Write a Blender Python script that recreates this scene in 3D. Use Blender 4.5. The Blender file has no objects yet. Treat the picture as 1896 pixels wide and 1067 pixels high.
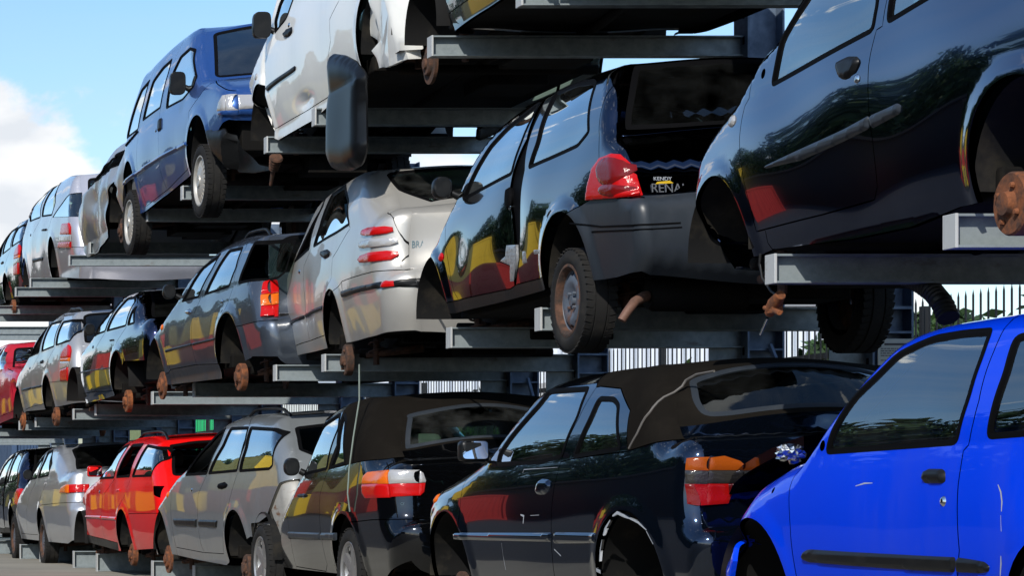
import bpy, bmesh, math, random
import numpy as np
from mathutils import Vector, Matrix
from mathutils.geometry import delaunay_2d_cdt
scene=bpy.context.scene
COL=scene.collection
R=math.radians
# ------------------------------------------------------------------ camera
cam_d=bpy.data.cameras.new("camera"); cam=bpy.data.objects.new("camera",cam_d); COL.objects.link(cam)
cam.location=(0,0,.78); cam.rotation_euler=(R(90),0,0)
cam_d.sensor_fit='HORIZONTAL'; cam_d.sensor_width=36; cam_d.lens=4800/1896*36
cam_d.shift_x=(948+630)/1896; cam_d.shift_y=(926-533.5)/1896
cam_d.clip_start=.1; cam_d.clip_end=3000
scene.camera=cam
# ------------------------------------------------------------------ light
SUN=Vector((-.62,-1.,.85)).normalized()
sun_d=bpy.data.lights.new("sun",'SUN'); sun=bpy.data.objects.new("sun",sun_d); COL.objects.link(sun)
sun_d.energy=5.0; sun_d.angle=R(.5); sun_d.color=(1,.955,.88)
sun.rotation_euler=SUN.to_track_quat('Z','Y').to_euler(); sun.location=(-20,-30,30)
world=bpy.data.worlds.new("World"); scene.world=world; world.use_nodes=True
def build_world():
    nt=world.node_tree; nt.nodes.clear(); N=nt.nodes.new; L=nt.links.new
    out=N('ShaderNodeOutputWorld'); bg=N('ShaderNodeBackground'); bg.inputs['Strength'].default_value=.10
    sky=N('ShaderNodeTexSky'); sky.sky_type='NISHITA'; sky.sun_disc=False
    sky.sun_elevation=math.asin(SUN.z); sky.sun_rotation=math.atan2(SUN.x,SUN.y)
    sky.air_density=1.0; sky.dust_density=.4; sky.ozone_density=3.0
    tc=N('ShaderNodeTexCoord'); mp=N('ShaderNodeMapping'); mp.inputs['Scale'].default_value=(5,5,10)
    n1=N('ShaderNodeTexNoise'); n1.inputs['Scale'].default_value=1.25; n1.inputs['Detail'].default_value=9; n1.inputs['Roughness'].default_value=.55; n1.inputs['Distortion'].default_value=.3
    L(tc.outputs['Generated'],mp.inputs['Vector']); L(mp.outputs['Vector'],n1.inputs['Vector'])
    mp.inputs['Location'].default_value=(0.55,0.2,0.15)
    sep=N('ShaderNodeSeparateXYZ'); L(tc.outputs['Generated'],sep.inputs['Vector'])
    # more cloud near the horizon
    mr=N('ShaderNodeMapRange'); mr.inputs['From Min'].default_value=.02; mr.inputs['From Max'].default_value=.22; mr.inputs['To Min'].default_value=.12; mr.inputs['To Max'].default_value=-.06
    L(sep.outputs['Z'],mr.inputs['Value'])
    ad0=N('ShaderNodeMath'); ad0.operation='ADD'; L(n1.outputs['Fac'],ad0.inputs[0]); L(mr.outputs['Result'],ad0.inputs[1])
    # a big cumulus bank low in the north
    dp=N('ShaderNodeVectorMath'); dp.operation='DOT_PRODUCT'; L(tc.outputs['Generated'],dp.inputs[0]); dp.inputs[1].default_value=Vector((.085,.985,.078)).normalized()
    cb=N('ShaderNodeMapRange'); cb.interpolation_type='SMOOTHSTEP'; cb.inputs['From Min'].default_value=.9945; cb.inputs['From Max'].default_value=.9990; cb.inputs['To Max'].default_value=.30; L(dp.outputs['Value'],cb.inputs['Value'])
    ad=N('ShaderNodeMath'); ad.operation='ADD'; L(ad0.outputs[0],ad.inputs[0]); L(cb.outputs['Result'],ad.inputs[1])
    cr=N('ShaderNodeMapRange'); cr.interpolation_type='SMOOTHSTEP'; cr.inputs['From Min'].default_value=.55; cr.inputs['From Max'].default_value=.61
    L(ad.outputs[0],cr.inputs['Value'])
    # thin high veil
    mp2=N('ShaderNodeMapping'); mp2.inputs['Scale'].default_value=(2,3,14); n2=N('ShaderNodeTexNoise'); n2.inputs['Scale'].default_value=1.6; n2.inputs['Detail'].default_value=6
    L(tc.outputs['Generated'],mp2.inputs['Vector']); L(mp2.outputs['Vector'],n2.inputs['Vector'])
    v=N('ShaderNodeMapRange'); v.inputs['From Min'].default_value=.4; v.inputs['From Max'].default_value=.75; v.inputs['To Min'].default_value=0; v.inputs['To Max'].default_value=.22
    L(n2.outputs['Fac'],v.inputs['Value'])
    mx0=N('ShaderNodeMix'); mx0.data_type='RGBA'; L(v.outputs['Result'],mx0.inputs['Factor']); hs=N('ShaderNodeHueSaturation'); hs.inputs['Saturation'].default_value=1.12; hs.inputs['Value'].default_value=1.88; L(sky.outputs['Color'],hs.inputs['Color']); L(hs.outputs['Color'],mx0.inputs['A']); mx0.inputs['B'].default_value=(7.4,8.2,9.0,1)
    # cloud tone: bright tops, greyer bases
    n3=N('ShaderNodeTexNoise'); n3.inputs['Scale'].default_value=3.4; n3.inputs['Detail'].default_value=8; L(mp.outputs['Vector'],n3.inputs['Vector'])
    cc=N('ShaderNodeMix'); cc.data_type='RGBA'; c3=N('ShaderNodeMapRange'); c3.inputs['From Min'].default_value=.36; c3.inputs['From Max'].default_value=.58; L(n3.outputs['Fac'],c3.inputs['Value']); L(c3.outputs['Result'],cc.inputs['Factor']); cc.inputs['A'].default_value=(9.2,9.7,10.4,1); cc.inputs['B'].default_value=(13,13,13,1)
    mx=N('ShaderNodeMix'); mx.data_type='RGBA'; L(cr.outputs['Result'],mx.inputs['Factor']); L(mx0.outputs['Result'],mx.inputs['A']); L(cc.outputs['Result'],mx.inputs['B'])
    L(mx.outputs['Result'],bg.inputs['Color']); L(bg.outputs[0],out.inputs['Surface'])
build_world()
vs=scene.view_settings; vs.view_transform='Standard'; vs.look='None'; vs.exposure=-.2; vs.gamma=1
scene.cycles.max_bounces=7; scene.cycles.transparent_max_bounces=16; scene.cycles.glossy_bounces=5; scene.cycles.transmission_bounces=6
scene.cycles.use_denoising=True; scene.cycles.caustics_reflective=False; scene.cycles.caustics_refractive=False
# ------------------------------------------------------------------ materials
def mat(name,base,rough=.5,metal=0.,coat=0.,coatr=.03,spec=.5,dirt=None,dirtamt=.35,dirtscale=6.,bump=0.,bscale=40.,emit=None,streak=False,dirtlo=.5,dirthi=.72):
    m=bpy.data.materials.new(name); m.use_nodes=True; nt=m.node_tree; b=nt.nodes['Principled BSDF']; N=nt.nodes.new; L=nt.links.new
    b.inputs['Base Color'].default_value=(*base,1); b.inputs['Roughness'].default_value=rough; b.inputs['Metallic'].default_value=metal
    b.inputs['Coat Weight'].default_value=coat; b.inputs['Coat Roughness'].default_value=coatr; b.inputs['Specular IOR Level'].default_value=spec
    tc=None
    if dirt or bump: tc=N('ShaderNodeTexCoord')
    if dirt:
        n=N('ShaderNodeTexNoise'); n.inputs['Scale'].default_value=dirtscale; n.inputs['Detail'].default_value=8; n.inputs['Roughness'].default_value=.65
        if streak:
            mp=N('ShaderNodeMapping'); mp.inputs['Scale'].default_value=(1,1,.22); L(tc.outputs['Object'],mp.inputs['Vector']); L(mp.outputs['Vector'],n.inputs['Vector'])
        else: L(tc.outputs['Object'],n.inputs['Vector'])
        mr=N('ShaderNodeMapRange'); mr.inputs['From Min'].default_value=dirtlo; mr.inputs['From Max'].default_value=dirthi; mr.inputs['To Max'].default_value=dirtamt
        L(n.outputs['Fac'],mr.inputs['Value'])
        mx=N('ShaderNodeMix'); mx.data_type='RGBA'; L(mr.outputs['Result'],mx.inputs['Factor']); mx.inputs['A'].default_value=(*base,1); mx.inputs['B'].default_value=(*dirt,1)
        L(mx.outputs['Result'],b.inputs['Base Color'])
        ma=N('ShaderNodeMath'); ma.operation='MULTIPLY_ADD'; L(mr.outputs['Result'],ma.inputs[0]); ma.inputs[1].default_value=.5; ma.inputs[2].default_value=rough; ma.use_clamp=True
        L(ma.outputs[0],b.inputs['Roughness'])
        if coat:
            mc=N('ShaderNodeMath'); mc.operation='MULTIPLY_ADD'; L(mr.outputs['Result'],mc.inputs[0]); mc.inputs[1].default_value=.35; mc.inputs[2].default_value=coatr; L(mc.outputs[0],b.inputs['Coat Roughness'])
    if bump:
        n=N('ShaderNodeTexNoise'); n.inputs['Scale'].default_value=bscale; n.inputs['Detail'].default_value=5; L(tc.outputs['Object'],n.inputs['Vector'])
        bp=N('ShaderNodeBump'); bp.inputs['Strength'].default_value=bump; bp.inputs['Distance'].default_value=.01; L(n.outputs['Fac'],bp.inputs['Height']); L(bp.outputs['Normal'],b.inputs['Normal'])
    if emit: b.inputs['Emission Color'].default_value=(*emit,1); b.inputs['Emission Strength'].default_value=1
    return m
DUST=(.17,.16,.14)
def paint(name,base,metal=0.,rough=.4,dirtamt=.25,coat=1.,ior=.5,flake=False,film=.35):
    lum=max(base)
    m=mat(name,base,rough,metal,coat,.012,.05 if lum<.2 or metal==0 else ior,dirt=tuple(.6*b+.4*d*min(1,.25+lum*2) for b,d in zip(base,DUST)),dirtamt=dirtamt,dirtscale=2.6,streak=True)
    nt=m.node_tree; N=nt.nodes.new; L=nt.links.new; b=nt.nodes['Principled BSDF']
    b.inputs['Coat IOR'].default_value=1.6 if lum<.2 else 1.32 if base[0]>.4 and base[1]<.1 else 1.4
    # road film along the sills: a real coat of dust, by height above the car's underside
    tc=N('ShaderNodeTexCoord'); sp=N('ShaderNodeSeparateXYZ'); L(tc.outputs['Object'],sp.inputs[0])
    n=N('ShaderNodeTexNoise'); n.inputs['Scale'].default_value=9; n.inputs['Detail'].default_value=6; L(tc.outputs['Object'],n.inputs['Vector'])
    ad=N('ShaderNodeMath'); ad.operation='MULTIPLY_ADD'; L(n.outputs['Fac'],ad.inputs[0]); ad.inputs[1].default_value=.3; L(sp.outputs['Z'],ad.inputs[2])
    mr=N('ShaderNodeMapRange'); mr.inputs['From Min'].default_value=.26; mr.inputs['From Max'].default_value=.06; mr.inputs['To Min'].default_value=0; mr.inputs['To Max'].default_value=film*(.5 if lum<.1 else 1)
    L(ad.outputs[0],mr.inputs['Value'])
    src=b.inputs['Base Color'].links[0].from_socket; mx=N('ShaderNodeMix'); mx.data_type='RGBA'
    L(mr.outputs['Result'],mx.inputs['Factor']); L(src,mx.inputs['A']); mx.inputs['B'].default_value=(*[.4*x+.6*d for x,d in zip(base,(.06,.052,.042))],1)
    L(mx.outputs['Result'],b.inputs['Base Color'])
    src=b.inputs['Coat Roughness'].links[0].from_socket; ma=N('ShaderNodeMath'); ma.operation='MULTIPLY_ADD'; L(mr.outputs['Result'],ma.inputs[0]); ma.inputs[1].default_value=.3; L(src,ma.inputs[2]); L(ma.outputs[0],b.inputs['Coat Roughness'])
    mb=N('ShaderNodeMath'); mb.operation='SUBTRACT'; mb.inputs[0].default_value=coat; L(mr.outputs['Result'],mb.inputs[1]); mb.use_clamp=True; L(mb.outputs[0],b.inputs['Coat Weight'])
    if flake:
        w=N('ShaderNodeTexWhiteNoise'); mp=N('ShaderNodeMapping'); mp.inputs['Scale'].default_value=(900,900,900); L(tc.outputs['Object'],mp.inputs['Vector']); L(mp.outputs['Vector'],w.inputs['Vector'])
    return m
def glass(name,tint=(.55,.72,.66),ior=1.52,rough=.0,dust=.02,mul=2.8):
    m=bpy.data.materials.new(name); m.use_nodes=True; nt=m.node_tree; nt.nodes.clear(); N=nt.nodes.new; L=nt.links.new
    o=N('ShaderNodeOutputMaterial'); tr=N('ShaderNodeBsdfTransparent'); tr.inputs['Color'].default_value=(*tint,1)
    gl=N('ShaderNodeBsdfGlossy'); gl.inputs['Roughness'].default_value=rough; gl.inputs['Color'].default_value=(.95,1,1,1)
    fr=N('ShaderNodeFresnel'); fr.inputs['IOR'].default_value=ior
    ma=N('ShaderNodeMath'); ma.operation='MULTIPLY_ADD'; ma.inputs[1].default_value=mul; ma.inputs[2].default_value=.01; ma.use_clamp=True; L(fr.outputs[0],ma.inputs[0])
    mx=N('ShaderNodeMixShader'); L(ma.outputs[0],mx.inputs[0]); L(tr.outputs[0],mx.inputs[1]); L(gl.outputs[0],mx.inputs[2])
    df=N('ShaderNodeBsdfDiffuse'); df.inputs['Color'].default_value=(.22,.23,.22,1)
    tc=N('ShaderNodeTexCoord'); n=N('ShaderNodeTexNoise'); n.inputs['Scale'].default_value=7; n.inputs['Detail'].default_value=7; L(tc.outputs['Object'],n.inputs['Vector'])
    mr=N('ShaderNodeMapRange'); mr.inputs['From Min'].default_value=.35; mr.inputs['From Max'].default_value=.8; mr.inputs['To Max'].default_value=dust*2.2; L(n.outputs['Fac'],mr.inputs['Value'])
    m2=N('ShaderNodeMixShader'); L(mr.outputs['Result'],m2.inputs[0]); L(mx.outputs[0],m2.inputs[1]); L(df.outputs[0],m2.inputs[2]); L(m2.outputs[0],o.inputs['Surface'])
    return m
def rusty(name,c1=(.20,.065,.022),c2=(.06,.03,.02)):
    m=mat(name,c1,.85,.0,dirt=c2,dirtamt=.9,dirtscale=18,bump=.35,bscale=60,dirtlo=.42,dirthi=.62); return m
M={}
M['galv']=mat('galvanised_steel',(.27,.31,.32),.5,.25,dirt=(.17,.20,.21),dirtamt=.75,dirtscale=14,bump=.05,bscale=120,dirtlo=.35,dirthi=.7)
M['galv_end']=mat('galvanised_plate',(.48,.49,.48),.55,.1,dirt=(.3,.3,.29),dirtamt=.5,dirtscale=10,streak=True)
M['post']=mat('galvanised_post',(.17,.225,.31),.5,.3,dirt=(.10,.14,.20),dirtamt=.8,dirtscale=9,dirtlo=.35,dirthi=.7)
M['rubber']=mat('tyre_rubber',(.016,.0155,.015),.8,spec=.2,dirt=(.05,.045,.038),dirtamt=.55,dirtscale=9)
M['trim']=mat('black_plastic',(.008,.0085,.009),.38,spec=.25,dirt=(.03,.03,.029),dirtamt=.3,dirtscale=8)
M['greytrim']=mat('grey_plastic',(.026,.032,.040),.34,spec=.3,dirt=(.05,.054,.06),dirtamt=.4,dirtscale=5,streak=True)
M['seal']=mat('window_rubber',(.004,.004,.0045),.6,spec=.03)
M['dark']=mat('underbody_dark',(.008,.0075,.007),.85,spec=.1,dirt=(.035,.028,.02),dirtamt=.6,dirtscale=5)
M['liner']=mat('arch_liner',(.010,.010,.010),.75,spec=.15,dirt=(.05,.043,.032),dirtamt=.75,dirtscale=4)
M['interior']=mat('interior_fabric',(.022,.026,.028),.85,dirt=(.04,.045,.045),dirtamt=.5,dirtscale=12)
M['beige']=mat('seat_beige',(.22,.21,.17),.85)
M['rust']=rusty('rust'); M['rustdark']=rusty('rust_dark',(.10,.045,.025),(.03,.022,.018))
M['rustor']=rusty('rust_orange',(.26,.08,.022),(.075,.03,.016))
M['hubgrease']=mat('hub_cap_metal',(.30,.27,.22),.5,.6,dirt=(.2,.09,.03),dirtamt=.8,dirtscale=20)
M['steelwheel']=mat('steel_wheel_grey',(.085,.10,.125),.5,.0,dirt=(.10,.042,.02),dirtamt=.8,dirtscale=9,dirtlo=.52,dirthi=.62)
M['alloy']=mat('alloy_wheel',(.38,.38,.38),.35,.7,dirt=(.08,.07,.06),dirtamt=.6,dirtscale=8)
M['hubcap']=mat('hubcap_silver',(.46,.44,.40),.4,.3,dirt=(.2,.17,.12),dirtamt=.5,dirtscale=10)
M['chrome']=mat('chrome',(.75,.76,.76),.12,1.)
M['mirrorglass']=mat('mirror_glass',(.85,.87,.88),.02,1.)
M['lens_red']=mat('red_lens',(.48,.006,.006),.12,spec=.25,coat=.2,bump=.15,bscale=150)
M['lens_dred']=mat('dark_red_lens',(.16,.006,.006),.12,spec=.25,coat=.2,bump=.15,bscale=150)
M['lens_or']=mat('orange_lens',(.66,.13,.008),.12,spec=.25,coat=.2,bump=.15,bscale=150)
M['lens_clear']=mat('clear_lens',(.48,.47,.46),.1,.3,coat=.4,bump=.25,bscale=110)
M['lens_odark']=mat('amber_lens_dark',(.30,.06,.006),.12,spec=.25,coat=.2,bump=.15,bscale=150)
M['lens_rdark']=mat('ruby_lens',(.26,.004,.004),.12,spec=.25,coat=.2,bump=.15,bscale=150)
M['lens_smoke']=mat('smoked_lens',(.05,.045,.04),.1,.4,coat=.4,bump=.25,bscale=90)
M['fabric']=mat('soft_top_fabric',(.0095,.0082,.0068),1.,spec=.03,dirt=(.017,.0145,.0115),dirtamt=.6,dirtscale=4,bump=.15,bscale=300)
M['piping']=mat('soft_top_piping',(.11,.10,.09),.7)
M['foil']=mat('crumpled_foil',(.62,.63,.64),.22,1.,bump=.8,bscale=14)
M['tape']=mat('silver_tape',(.55,.56,.57),.3,.7,dirt=(.1,.1,.1),dirtamt=.8,dirtscale=25,bump=.4,bscale=60)
M['white']=mat('scratch_white',(.36,.38,.41),.7)
M['badge']=mat('badge_chrome',(.45,.45,.45),.3,.8)
M['badge_blue']=mat('badge_pale',(.22,.33,.38),.3,.4)
M['yellow']=mat('yellow_sticker',(.65,.42,.02),.4)
M['glass']=glass('window_glass'); M['glass_dark']=glass('rear_glass_tinted',(.25,.36,.33),dust=.015,mul=1.0)
M['glass_dirty']=glass('rear_glass_milky',(.35,.5,.45),dust=.06,mul=1.0)
M['wire']=mat('wire_black',(.012,.012,.012),.5); M['palewire']=mat('wire_pale',(.35,.33,.3),.5)
def add_rust(m,amt=.7,scale=5.,lo=.62,hi=.72,col=(.11,.05,.022)):
    nt=m.node_tree; N=nt.nodes.new; L=nt.links.new; b=nt.nodes['Principled BSDF']; tc=N('ShaderNodeTexCoord'); mp=N('ShaderNodeMapping'); mp.inputs['Scale'].default_value=(.8,.8,2.2); n=N('ShaderNodeTexNoise'); n.inputs['Scale'].default_value=scale; n.inputs['Detail'].default_value=10; n.inputs['Roughness'].default_value=.7
    ob=N('ShaderNodeObjectInfo'); ad=N('ShaderNodeVectorMath'); ad.operation='MULTIPLY_ADD'; L(ob.outputs['Location'],ad.inputs[0]); ad.inputs[1].default_value=(3.7,1.3,2.1); L(tc.outputs['Object'],ad.inputs[2]); L(ad.outputs[0],mp.inputs['Vector']); L(mp.outputs[0],n.inputs['Vector'])
    mr=N('ShaderNodeMapRange'); mr.inputs['From Min'].default_value=lo; mr.inputs['From Max'].default_value=hi; mr.inputs['To Max'].default_value=amt; L(n.outputs['Fac'],mr.inputs['Value'])
    src=b.inputs['Base Color'].links[0].from_socket; mx=N('ShaderNodeMix'); mx.data_type='RGBA'; L(mr.outputs['Result'],mx.inputs['Factor']); L(src,mx.inputs['A']); mx.inputs['B'].default_value=(*col,1); L(mx.outputs['Result'],b.inputs['Base Color'])
add_rust(M['galv'],.6,4.,.60,.70); add_rust(M['galv_end'],.55,9.,.60,.72); add_rust(M['post'],.5,3.,.62,.74)
M['recess']=mat('bare_inner_panel',(.36,.35,.32),.5,.1,dirt=(.2,.19,.17),dirtamt=.6,dirtscale=8); add_rust(M['recess'],.9,6.,.55,.64,(.16,.07,.025))
P_=paint
M['p_punto']=P_('paint_dark_blue',(.028,.052,.125),1.,.09,.04)
M['p_seicento']=P_('paint_bright_blue',(.0003,.046,.74),.0,.4,.18)
M['p_golf']=P_('paint_black_blue',(.014,.027,.055),.93,.1,.04)
M['p_twingo']=P_('paint_black',(.018,.031,.066),1.,.08,.03)
M['p_megane']=P_('paint_black_pearl',(.012,.014,.018),.9,.12,.06)
M['p_brava']=P_('paint_warm_silver',(.50,.485,.45),.4,.35,.14,.6)
M['p_greywagon']=P_('paint_dull_silver',(.25,.268,.275),.45,.42,.4)
M['p_marea']=P_('paint_steel_blue_grey',(.075,.09,.115),.6,.36,.25)
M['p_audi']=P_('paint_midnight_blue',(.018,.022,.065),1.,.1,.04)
M['p_astra']=P_('paint_silver',(.46,.46,.46),.55,.34,.2)
M['p_red']=P_('paint_red',(.72,.006,.006),.0,.4,.06)
M['p_redpink']=P_('paint_faded_red',(.42,.018,.035),.0,.45,.15)
M['p_alfa']=P_('paint_bright_silver',(.52,.54,.57),.6,.32,.12)
M['p_mpv']=P_('paint_lilac_silver',(.48,.48,.53),.45,.34,.15)
M['p_van']=P_('paint_royal_blue',(.022,.085,.30),.45,.35,.12)
M['p_white']=P_('paint_white',(.88,.88,.84),.0,.45,.22)
M['p_wreck']=P_('paint_wreck_silver',(.40,.42,.44),.5,.34,.2,.45)
M['p_dgreen']=P_('paint_slate',(.030,.042,.046),.3,.4,.35)
# ------------------------------------------------------------------ mesh helpers
def link(name,me,m=None,parent=None,loc=None):
    o=bpy.data.objects.new(name,me); COL.objects.link(o)
    if m is not None and me is not None:
        for q in (m if isinstance(m,(list,tuple)) else [m]): me.materials.append(q)
    if parent is not None: o.parent=parent
    if loc is not None: o.location=loc
    return o
def tag(o,label=None,cat=None,group=None,kind=None):
    for k,v in (('label',label),('category',cat),('group',group),('kind',kind)):
        if v: o[k]=v
    return o
def thing(name,label,cat,loc=(0,0,0),rz=0,group=None):
    o=bpy.data.objects.new(name,None); COL.objects.link(o); o.location=loc; o.rotation_euler=(0,0,rz); o.empty_display_size=.2
    return tag(o,label,cat,group)
class MB:
    def __init__(s): s.v=[]; s.f=[]; s.m=[]; s.mi=0
    def add(s,v,f):
        n=len(s.v); s.v+=[tuple(p) for p in v]; s.f+=[tuple(i+n for i in q) for q in f]; s.m+=[s.mi]*len(f)
    def box(s,x0,x1,y0,y1,z0,z1,M4=None):
        v=[(x,y,z) for z in (z0,z1) for y in (y0,y1) for x in (x0,x1)]
        if M4 is not None: v=[tuple(M4@Vector(p)) for p in v]
        s.add(v,[(0,2,3,1),(4,5,7,6),(0,1,5,4),(2,6,7,3),(0,4,6,2),(1,3,7,5)])
    def tube(s,pts,r,n=8,cap=True):
        pts=[Vector(p) for p in pts]; rings=[]; rr=r if hasattr(r,'__len__') else [r]*len(pts)
        for i,p in enumerate(pts):
            d=(pts[min(i+1,len(pts)-1)]-pts[max(i-1,0)]).normalized()
            a=d.cross(Vector((0,0,1)) if abs(d.z)<.9 else Vector((1,0,0))).normalized(); b=d.cross(a)
            rings.append([p+(a*math.cos(2*math.pi*k/n)+b*math.sin(2*math.pi*k/n))*rr[i] for k in range(n)])
        v=[q for g in rings for q in g]; f=[]
        for i in range(len(pts)-1):
            for k in range(n): f.append((i*n+k,i*n+(k+1)%n,(i+1)*n+(k+1)%n,(i+1)*n+k))
        if cap: f+=[tuple(range(n))[::-1],tuple((len(pts)-1)*n+k for k in range(n))]
        s.add(v,f)
    def lathe(s,prof,n=40,axis='x',c=(0,0,0),sgn=1):
        v=[];f=[]
        for (a,r) in prof:
            for k in range(n):
                t=2*math.pi*k/n; p=(a*sgn,r*math.cos(t),r*math.sin(t)) if axis=='x' else (r*math.cos(t),r*math.sin(t),a)
                v.append((p[0]+c[0],p[1]+c[1],p[2]+c[2]))
        for i in range(len(prof)-1):
            for k in range(n): f.append((i*n+k,i*n+(k+1)%n,(i+1)*n+(k+1)%n,(i+1)*n+k))
        s.add(v,f)
    def build(s,name,m,parent=None,smooth=False,bevel=0,loc=None,seg=2):
        me=bpy.data.meshes.new(name); me.from_pydata(s.v,[],s.f); me.update()
        o=link(name,me,m,parent,loc)
        if any(s.m): me.polygons.foreach_set('material_index',s.m)
        if smooth:
            me.polygons.foreach_set('use_smooth',[True]*len(me.polygons))
            me.set_sharp_from_angle(angle=R(smooth if smooth>1 else 40))
        if bevel:
            b=o.modifiers.new('b','BEVEL'); b.width=bevel; b.segments=seg; b.limit_method='ANGLE'; b.angle_limit=R(35)
        return o
def resample(pts,step,closed):
    pts=[np.array(p[:2],float) for p in pts]; out=[]
    n=len(pts)
    for i in range(n if closed else n-1):
        a=pts[i]; b=pts[(i+1)%n]; k=max(1,int(math.ceil(np.linalg.norm(b-a)/step)))
        for j in range(k): out.append(a+(b-a)*j/k)
    if not closed: out.append(pts[-1])
    return out
def rounded(poly,r=.04,n=4):
    # round the corners of a closed polygon
    P=[np.array(p,float) for p in poly]; out=[]
    for i in range(len(P)):
        a,b,c=P[i-1],P[i],P[(i+1)%len(P)]
        la,lc=np.linalg.norm(a-b),np.linalg.norm(c-b)
        if la<1e-6 or lc<1e-6: continue
        q=min(r,la*.45,lc*.45); u=b+(a-b)/la*q; w=b+(c-b)/lc*q
        for k in range(n+1):
            t=k/n; out.append((1-t)**2*u+2*t*(1-t)*b+t*t*w)
    return out
def segdist(P,segs):
    # P (n,2); segs list of (a,b)
    A=np.array([s[0] for s in segs]); B=np.array([s[1] for s in segs]); D=B-A; L2=(D*D).sum(1)+1e-12
    best=np.full(len(P),1e9); arg=np.zeros(len(P),int); tt=np.zeros(len(P))
    for i0 in range(0,len(P),4000):
        p=P[i0:i0+4000]; w=p[:,None,:]-A[None]; t=np.clip((w*D[None]).sum(2)/L2,0,1)
        d=((w-t[...,None]*D[None])**2).sum(2); k=d.argmin(1)
        best[i0:i0+4000]=np.sqrt(d[np.arange(len(p)),k]); arg[i0:i0+4000]=k; tt[i0:i0+4000]=t[np.arange(len(p)),k]
    return best,arg,tt
def inpoly(P,poly):
    poly=np.array(poly); x,y=P[:,0],P[:,1]; c=np.zeros(len(P),bool); n=len(poly)
    for i in range(n):
        x0,y0=poly[i]; x1,y1=poly[(i+1)%n]
        if y0==y1: continue
        m=((y0>y)!=(y1>y)); c^= m & (x < (x1-x0)*(y-y0)/(y1-y0)+x0)
    return c
def chart_regions(chains,seeds,step,bbox,bstep=None,extra=None):
    """chains: (pts,closed,type). seeds: {name:(u,v)} -> {name:(V2,tris,bedges)}"""
    pts=[];edges=[];et=[]
    bstep=bstep or step
    for c,closed,ty in chains:
        q=resample(c,bstep,closed); n0=len(pts); pts+=q
        for i in range(len(q)-(0 if closed else 1)): edges.append((n0+i,n0+(i+1)%len(q))); et.append(ty)
    segs=[(pts[a],pts[b]) for a,b in edges]
    (u0,v0,u1,v1)=bbox
    U,V=np.meshgrid(np.arange(u0+step/2,u1,step),np.arange(v0+step/2,v1,step))
    U[1::2]+=step*.5
    G=np.stack([U.ravel(),V.ravel()],1)
    d,_,_=segdist(G,segs); G=G[d>.45*step]
    if extra is not None and len(extra):
        d,_,_=segdist(extra,segs); extra=extra[d>.003]
        if len(G):
            keep=np.ones(len(G),bool)
            for i0 in range(0,len(G),2000):
                q=G[i0:i0+2000]; dd=((q[:,None,:]-extra[None])**2).sum(2).min(1); keep[i0:i0+2000]=dd>(.42*step)**2
            G=G[keep]
        G=np.concatenate([G,extra])
    allp=[Vector((float(p[0]),float(p[1]))) for p in pts]+[Vector((float(p[0]),float(p[1]))) for p in G]
    vs_,es_,fs_,ov,oe,of=delaunay_2d_cdt(allp,edges,[],0,1e-5)
    V2=np.array([(p[0],p[1]) for p in vs_])
    ce={}
    for e,o in zip(es_,oe):
        if len(o): ce[(min(e),max(e))]=et[o[0]]
    adj={}
    for fi,f in enumerate(fs_):
        for k in range(len(f)):
            a,b=f[k],f[(k+1)%len(f)]; adj.setdefault((min(a,b),max(a,b)),[]).append(fi)
    T=np.array([f[:3] for f in fs_]); A,B,C=V2[T[:,0]],V2[T[:,1]],V2[T[:,2]]
    lab=[None]*len(fs_); res={}
    cr=lambda p,q,r:(q[...,0]-p[...,0])*(r[...,1]-p[...,1])-(q[...,1]-p[...,1])*(r[...,0]-p[...,0])
    for name,sd in seeds.items():
        s=np.array(sd); a=cr(A,B,s[None]);b=cr(B,C,s[None]);c=cr(C,A,s[None])
        hit=np.where(((a>=0)&(b>=0)&(c>=0))|((a<=0)&(b<=0)&(c<=0)))[0]
        if not len(hit) or lab[hit[0]] is not None: print('seed?',name,sd,'clash',lab[hit[0]] if len(hit) else None); continue
        st=[int(hit[0])]; lab[st[0]]=name; faces=[]
        while st:
            f=st.pop(); faces.append(f); q=fs_[f]
            for k in range(len(q)):
                e=(min(q[k],q[(k+1)%len(q)]),max(q[k],q[(k+1)%len(q)]))
                if e in ce: continue
                for g in adj[e]:
                    if lab[g] is None: lab[g]=name; st.append(g)
        used=sorted({i for f in faces for i in fs_[f]}); mp={v:i for i,v in enumerate(used)}
        W=V2[used]; tr=[]
        fset=set(faces); be=[]
        for f in faces:
            q=list(fs_[f])
            if len(q)==3:
                p0,p1,p2=V2[q[0]],V2[q[1]],V2[q[2]]
                if (p1[0]-p0[0])*(p2[1]-p0[1])-(p1[1]-p0[1])*(p2[0]-p0[0])<0: q=q[::-1]
            tr.append(tuple(mp[i] for i in q))
            for k in range(len(q)):
                a,b=q[k],q[(k+1)%len(q)]; e=(min(a,b),max(a,b))
                if sum(1 for g in adj[e] if g in fset)<2: be.append((mp[a],mp[b],ce.get(e,'x')))
        res[name]=(W,tr,be)
    return res
def shrink(W,be,gaps):
    """move boundary vertices inwards (interior lies left of each ccw edge)"""
    mv=np.zeros_like(W); cnt=np.zeros(len(W)); out=np.zeros_like(W)
    for a,b,ty in be:
        d=W[b]-W[a]; l=np.linalg.norm(d)+1e-9; n=np.array((-d[1],d[0]))/l
        for i in (a,b):
            out[i]-=n
            if gaps.get(ty,0): mv[i]+=n*gaps[ty]; cnt[i]+=1
    m=cnt>0; W=W.copy(); W[m]+=mv[m]/np.maximum(cnt[m],1)[:,None]
    ln=np.linalg.norm(out,axis=1)+1e-9
    return W,out/ln[:,None]
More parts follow.
